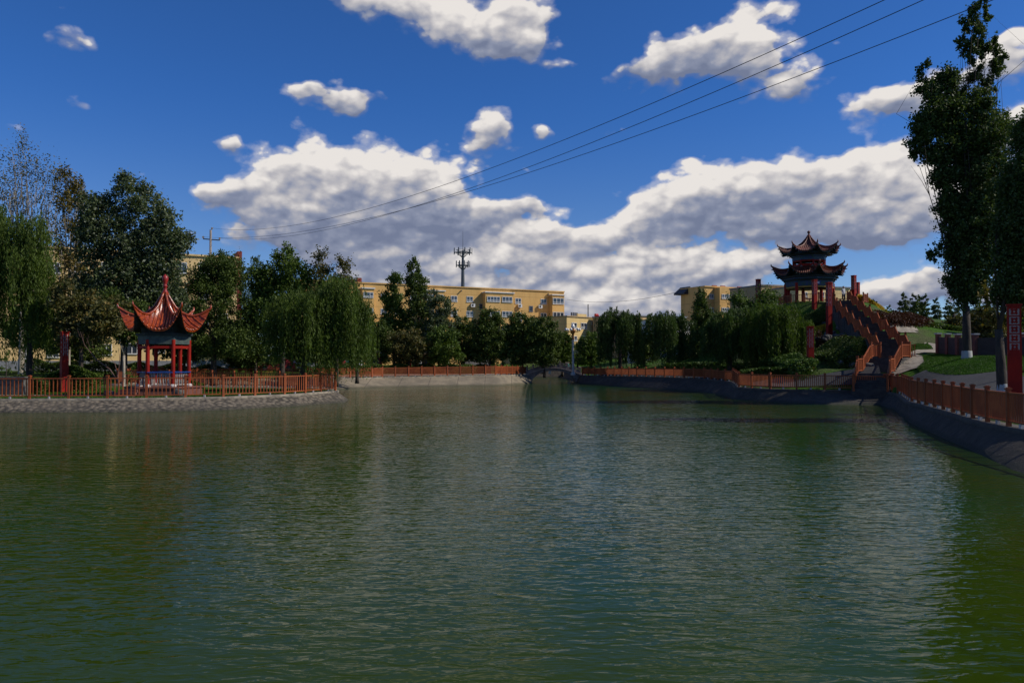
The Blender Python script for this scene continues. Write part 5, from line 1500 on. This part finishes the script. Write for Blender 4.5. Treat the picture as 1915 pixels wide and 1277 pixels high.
def car(label, loc, rz, m, van=False):
    t = thing('parked_car', label, 'van' if van else 'car', loc, rz)
    prof = [(-2.1, .3), (-2.15, .75), (-1.9, .95), (-1.2, 1.0), (-.7, 1.42), (.9, 1.45), (1.6, 1.0), (2.05, .92), (2.15, .6), (2.1, .3)] if not van else [(-2.2, .35), (-2.25, 1.0), (-1.9, 1.15), (-1.4, 1.85), (2.1, 1.9), (2.2, 1.2), (2.2, .35)]
    b = MB(); n = len(prof); V = []
    for y, sc_ in ((-.82, 1), (.82, 1)):
        for x, z in prof: V.append((x, y * (.86 if z > 1.2 else 1), z))
    b.add(V, [tuple(range(n)), tuple(range(2 * n - 1, n - 1, -1))] + [(i, i + n, (i + 1) % n + n, (i + 1) % n) for i in range(n)]); b.build('body', m, t)
    b = MB(); zg = 1.2 if not van else 1.5
    for s_ in (-1, 1): b.box((.1, s_ * (.775 if not van else .75), zg), (1.5, .06, .3))
    b.box((-1.02 if not van else -1.68, 0, zg), (.12, 1.3, .3)); b.build('windows', m_glass, t)
    for x in (-1.35, 1.35):
        for s_ in (-1, 1):
            b = MB(); b.tube([(x, s_ * .66, .32), (x, s_ * .86, .32)], .32, 16); w = b.build('wheel', m_dark, t); b = MB(); b.tube([(x, s_ * .861, .32), (x, s_ * .875, .32)], .19, 12); b.build('rim', m_steel, w)
    for s_ in (-1, 1): b = MB(); b.box((-2.12, s_ * .6, .72), (.06, .3, .14)); b.build('headlight', m_glo, t)
car('red car parked under the trees behind the big willow', TD(520, 90), R(10), c_r)
car('white car parked under the trees right of the red car', TD(566, 91), R(8), c_w)
car('pale van parked behind the trees on the far bank', TD(890, 118), R(5), m_conc, True)
def kiosk(label, px, D, m, w=1.6, h=2.3):
    t = thing('kiosk', label, 'kiosk', TD(px, D)); b = MB(); b.box((0, 0, h / 2), (w, w * .8, h)); b.build('body', m, t)
    b = MB(); b.add([(-w * .65, -w * .6, h), (w * .65, -w * .6, h), (w * .65, w * .6, h), (-w * .65, w * .6, h), (0, -w * .2, h + .6), (0, w * .2, h + .6)], [(0, 1, 4), (1, 2, 5, 4), (2, 3, 5), (3, 0, 4, 5), (3, 2, 1, 0)]); b.build('roof', m_tan, t)
    b = MB(); b.box((0, -w * .4 - .01, h * .6), (w * .7, .04, h * .3)); b.build('hatch', m_dark, t)
kiosk('small brown kiosk with a pale roof under the thin willow beyond the far fence', 701, 96, m_brick)
kiosk('small red kiosk beyond the far fence below the tallest pointed tree', 797, 101, m_red, 1.2, 2.2)
for px, D, lab in ((748, 98, 'thin red post left of the other one beyond the far fence'), (765, 97, 'thicker red post right of the other one beyond the far fence')):
    q0 = TD(px, D); t = thing('red_post', lab, 'post', q0); b = MB(); b.box((0, 0, 1.5), (.5, .3, 3.1)); b.build('shaft', m_red, t); b = MB(); b.box((0, 0, 3.1), (.6, .4, .12)); b.build('cap', m_red, t)
q0 = TD(838, 99); t = thing('white_post', 'white post standing beyond the far fence below the rounded trees', 'post', q0); b = MB(); b.tube([(0, 0, 0), (0, 0, 2.2)], .1, 8); b.build('shaft', m_white, t); b = MB(); b.lathe([(.14, 2.2), (.14, 2.28), (.02, 2.36)], seg=8); b.build('cap', m_white, t)
q0 = TD(1046, 112); t = thing('gateway', 'small white columned gateway with a golden top behind the arched bridge', 'gateway', q0)
for x in (-1.4, 1.4): b = MB(); b.box((x, 0, 1.3), (.35, .35, 2.6)); b.build('column', m_white, t)
b = MB(); b.box((0, 0, 2.75), (3.6, .5, .3)); b.build('beam', m_white, t); b = MB(); b.add([(-1.2, -.4, 2.9), (1.2, -.4, 2.9), (1.2, .4, 2.9), (-1.2, .4, 2.9), (0, 0, 4.1)], [(0, 1, 4), (1, 2, 4), (2, 3, 4), (3, 0, 4), (3, 2, 1, 0)]); b.build('gable', m_gold, t)
